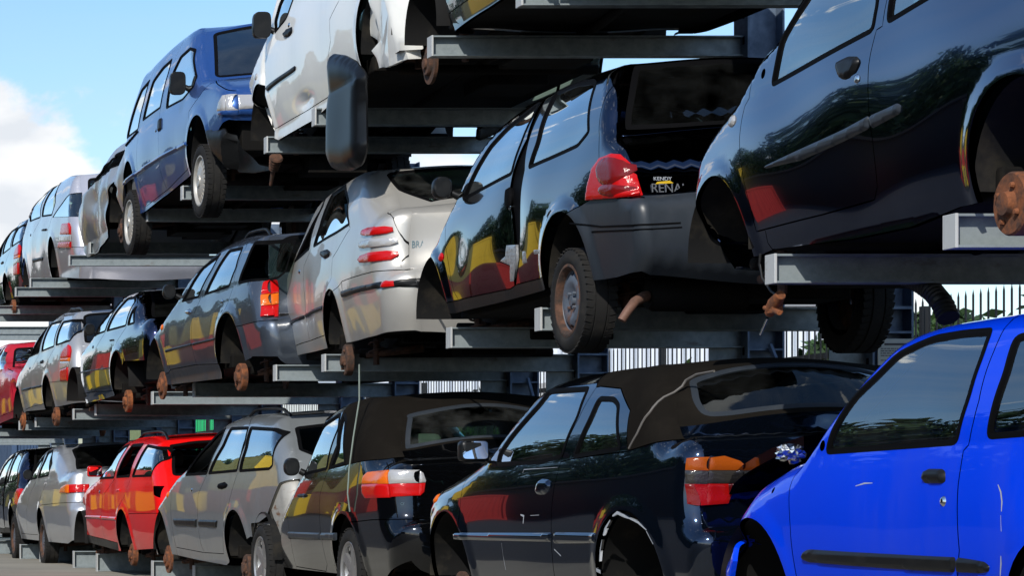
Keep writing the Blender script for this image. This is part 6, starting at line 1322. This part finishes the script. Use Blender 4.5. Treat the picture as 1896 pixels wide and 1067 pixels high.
P5=[Vector(p) for p in pts]; dense=[]
for i in range(4):
    for k in range(12): dense.append(P5[i].lerp(P5[i+1],k/12))
hangtube(r0,'corrugated_hose',dense,[.045 if k%3 else .034 for k in range(len(dense))],M['wire'],12)
for a in ((1820,352),(1846,366)): pass
hangtube(r0,'brake_cable',[at(1818,350,4.95),at(1838,358,4.95),at(1856,364,4.95)],.005,M['palewire'],6)
r1,G1,_,pad1=cars['twingo']
hangtube(r1,'exhaust_pipe',[(4.72,12.72,1.66),(4.745,12.72,1.70),(4.79,12.74,1.752),(4.86,12.8,1.785),(4.97,12.95,1.80)],[.022,.022,.024,.026,.026],mat('exhaust_rust',(.15,.075,.05),.65,.1,dirt=(.06,.035,.025),dirtamt=.7,dirtscale=12),12)
mb=MB(); a=loc(r1,(4.93,12.86,1.80)); mb.lathe([(-.03,.0),(-.03,.07),(.0,.085),(.45,.085),(.48,.0)],28,c=(a[0],a[1],a[2])); mb.build('muffler',M['dark'],r1,smooth=40)
def text(root,body,size,p,m,name,sx=1.,rx=90):
    cu=bpy.data.curves.new(name,'FONT'); cu.body=body; cu.size=size; cu.extrude=.0015; tmp=bpy.data.objects.new('tmp',cu); COL.objects.link(tmp)
    bpy.context.view_layer.update(); me=bpy.data.meshes.new_from_object(tmp.evaluated_get(bpy.context.evaluated_depsgraph_get())); bpy.data.objects.remove(tmp)
    o=link(name,me,m,root); o.location=p; o.rotation_euler=(R(rx),0,0); o.scale=(sx,1,1); return o
def on_strip(G,root,px,py,y):
    x=(px+630)*y/4800; p=loc(root,(x,y,.78+(926-py)*y/4800)); l=G.Lof(p.y,p.z); v,n=G.strip(np.array([[l,p.x]]),.004); return Vector(v[0])
p=on_strip(G1,r1,1202,359,12.62); text(r1,'RENAULT',.062,p,M['badge'],'badge',.95,86)
p=on_strip(G1,r1,1205,338,12.64); text(r1,'KENDY',.026,p,M['white'],'dealer_sticker',1.05,86)
mb=MB(); p=on_strip(G1,r1,1208,343,12.64); mb.add([(p.x,p.y-.001,p.z-.005),(p.x+.09,p.y-.001,p.z),(p.x+.07,p.y-.001,p.z+.012),(p.x+.01,p.y-.001,p.z+.006)],[(0,1,2,3)]); mb.build('sticker_swoosh',M['yellow'],r1)
for key,px,py,y,w,h,m in (('brava',762,459,16.9,36,17,'badge_blue'),('megane',742,936,16.6,33,6,'badge_blue')):
    r_,G_,_,pd=cars[key]; p=on_strip(G_,r_,px,py,y); s=y/4800
    text(r_,'BRAVA' if key=='brava' else 'CABRIOLET',h*s*1.1,p,M[m],'badge',.7 if key=='brava' else .9,88)
# torn wing and hanging liner of the white van
r2,G2,_,pad2=cars['whitevan']
def crumple_pad(G,root,name,poly,m,amp,seed,base=0.,scale=9.,step=.02):
    r=random.Random(seed); W=[(r.uniform(-1,1)*scale*2,r.uniform(-1,1)*scale*2,r.uniform(0,6.3),r.uniform(.3,1)) for _ in range(9)]
    def lift(P,o=0.):
        P=np.asarray(P,float); d=np.zeros(len(P))
        for a,b,ph,w in W[:5]: q=(a*P[:,0]+b*P[:,1]+ph)/6.283; d+=w*(np.abs(q-np.floor(q)-.5)*2-.5)
        return G.side(P,o+base+amp*d)
    (v,f,nn,ct),(sv,sf,sn)=pillow(lift,poly,.003,.01,0.,step,(),.02)
    me=bpy.data.meshes.new(name); me.from_pydata(np.concatenate([v,sv]).tolist(),[],f+[tuple(i+len(v) for i in q) for q in sf]); me.update(); me.polygons.foreach_set('use_smooth',[True]*len(me.polygons)); me.set_sharp_from_angle(angle=R(28)); return link(name,me,m,root)
XS=XSPEC
crumple_pad(G2,r2,'torn_wing',XS['wing'],M['p_white'],.028,5,-.03,6.)
crumple_pad(G2,r2,'torn_inner_wing',XS['inner'],M['p_white'],.035,9,-.10,7.)
pad2('hanging_arch_liner','side',[('side',rounded(XS['liner'],.05,4))],mat('liner_plastic',(.005,.0055,.0065),.33,spec=.3),.07,.16,.01)
mb=MB()
b0=[Vector(loc(r2,at(512,290,4.85))),Vector(loc(r2,at(506,315,4.85))),Vector(loc(r2,at(501,343,4.85)))]
dn=[b0[0].lerp(b0[1],k/10) for k in range(11)]; mb.tube(dn,[.045-.002*k+(.012 if k%2 else 0) for k in range(11)],12); mb.tube([b0[1],b0[2]],[.02,.012],8); mb.build('drive_shaft',M['rustdark'],r2,smooth=50)
# blue van: bumper strip, liner flap, loose wiring
r3,G3,_,pad3=cars['van']
pad3('side_crease','side',[('side',XS['crease'])],M['p_van'],.016,.012,.0)
pad3('arch_liner_flap','side',[('side',rounded(XS['flap'],.03,3))],M['trim'],.04,.10,-.02)
rr=random.Random(4); mb=MB()
for k in range(9):
    a=Vector(loc(r3,at(rr.uniform(405,460),rr.uniform(228,300),4.95))); pt=[a]
    for q in range(5): a=a+Vector((rr.uniform(-.06,.10),rr.uniform(-.05,.05),rr.uniform(-.09,.05))); pt.append(a)
    mb.tube(pt,rr.uniform(.006,.02),6)
mb.build('loose_wiring',M['wire'],r3,smooth=50)
hangtube(r3,'pale_hose',[at(425+22*math.cos(t),262+14*math.sin(t),4.9) for t in np.linspace(.2,4.4,14)],.006,M['palewire'],6)
# strap hanging from the rack beside the black convertible
tp=[(4.70,17.42,1.69),(4.69,17.38,1.45),(4.645,17.36,1.2),(4.60,17.3,.98),(4.585,17.28,.82),(4.60,17.28,.70)]
mb=MB(); mb.tube([(p[0]-4.7,p[1]-17.42,p[2]-1.69) for p in tp],.0055,6); t=thing('hanging_strap','pale green strap hanging from the rack down the black convertible side','strap',(4.7,17.42,1.69)); mb.build('strap',mat('strap_green',(.17,.21,.18),.7,dirt=(.08,.08,.07),dirtamt=.7,dirtscale=9),t,smooth=50)
# crumpled foil on the blue car's scuttle, scratches
r4,G4,_,pad4=cars['seicento']
bm=bmesh.new(); bmesh.ops.create_icosphere(bm,subdivisions=3,radius=.06); rr=random.Random(2)
for v in bm.verts: v.co*=rr.uniform(.6,1.15); v.co.z*=.7
me=bpy.data.meshes.new('crumpled_reflector'); bm.to_mesh(me); bm.free(); o=link('crumpled_reflector',me,M['foil'],r4); o.location=loc(r4,at(1462,840,4.80))
crumple_pad(G4,r4,'crumpled_bumper_corner',XS['scrum'],M['p_seicento'],.012,3,.012,9.,.012)
for poly in XS['scratch']: pad4('scratch','side',[('side',poly)],M['white'],.0012,.004,.0005,step=.01)
r5,G5,_,pad5=cars['golf']
for poly in XS['gscratch']: pad5('scratch','side',[('side',poly)],M['white'],.0012,.004,.0005,step=.01)
sm=XS['seam']; v,_n=G5.side(np.array(resample(sm,.03,False)),.004); mb=MB(); mb.tube([Vector(q) for q in v],.006,6); mb.build('soft_top_seam',M['piping'],r5,smooth=50)

# raised bonnet edge of the blue car, shade painted in as dark navy
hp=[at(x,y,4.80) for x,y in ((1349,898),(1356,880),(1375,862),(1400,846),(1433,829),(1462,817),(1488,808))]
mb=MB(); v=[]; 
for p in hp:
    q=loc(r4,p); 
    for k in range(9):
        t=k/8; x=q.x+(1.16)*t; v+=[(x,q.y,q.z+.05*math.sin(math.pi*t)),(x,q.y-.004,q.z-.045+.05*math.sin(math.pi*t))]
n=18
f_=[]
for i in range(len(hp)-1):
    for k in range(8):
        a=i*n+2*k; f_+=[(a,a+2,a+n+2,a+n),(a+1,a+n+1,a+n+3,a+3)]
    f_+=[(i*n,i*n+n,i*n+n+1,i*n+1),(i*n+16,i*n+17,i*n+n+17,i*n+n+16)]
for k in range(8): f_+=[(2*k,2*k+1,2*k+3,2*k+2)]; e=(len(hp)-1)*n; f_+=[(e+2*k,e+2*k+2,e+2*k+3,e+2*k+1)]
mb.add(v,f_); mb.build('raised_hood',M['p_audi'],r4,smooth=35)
# relief inside the black hatchback's lamp and grooves in its bumper
def chart_of(root,G,pts,y): 
    o=[]
    for px,py in pts:
        p=loc(root,((px+630)*y/4800,y,.78+(926-py)*y/4800)); o.append((G.Lof(p.y,p.z),p.x))
    return o
el=lambda cx,cy,rx,ry,n=18:[(cx+rx*math.cos(6.2832*k/n),cy+ry*math.sin(6.2832*k/n)) for k in range(n)]
pad1('lamp_bulb_ring','side',[('side',XS['ring'])],M['lens_dred'],.006,.02,.021)
pad1('reverse_lens','side',[('side',XS['oval'])],M['lens_dred'],.005,.012,.021)
# unseen dark wood added across the aisle to be mirrored in the glass
def wood():
    r=random.Random(77); mb=MB()
    for k in range(26000):
        y=r.uniform(15,120) if k<20000 else r.uniform(115,290); h=12.6+1.4*math.sin(y*.21)+.9*math.sin(y*.53+1); z=h*(r.random()**1.1); x=-21+r.uniform(-2.5,2.0)*(1.1-z/h*.5)
        a=Vector((r.gauss(0,1),r.gauss(0,1),r.gauss(0,1))).normalized(); b_=a.cross(Vector((r.gauss(0,1),r.gauss(0,1),1))).normalized(); sz=r.uniform(.25,.55)*(1 if k<20000 else 1.7); p=Vector((x,y,z)); mb.mi=r.random()<.4
        mb.add([p-a*sz,p+b_*sz*.6,p+a*sz,p-b_*sz*.6],[(0,1,2,3)])
    mb.mi=0; ys=np.arange(14,292,3.)
    hh=[max(3,12.0+1.4*math.sin(y*.21)+.9*math.sin(y*.53+1)-1.6+r.uniform(-.8,.8)) for y in ys]; v=[]
    for y,h in zip(ys,hh): v+=[(-22.2+r.uniform(-.8,.8),y,0),(-22.6+r.uniform(-.8,.8),y,h*.5),(-23.4+r.uniform(-.8,.8),y,h)]
    mb.add(v,[(3*i+k,3*i+3+k,3*i+4+k,3*i+1+k) for i in range(len(ys)-1) for k in (0,1)])  # solid backing added to close sky gaps in the reflections
    mb.m=[int(q) for q in mb.m]; o=mb.build('wood',LEAF); tag(o,'unseen dark wood added beyond the hall across the aisle for reflections','trees',None,'stuff')
wood()
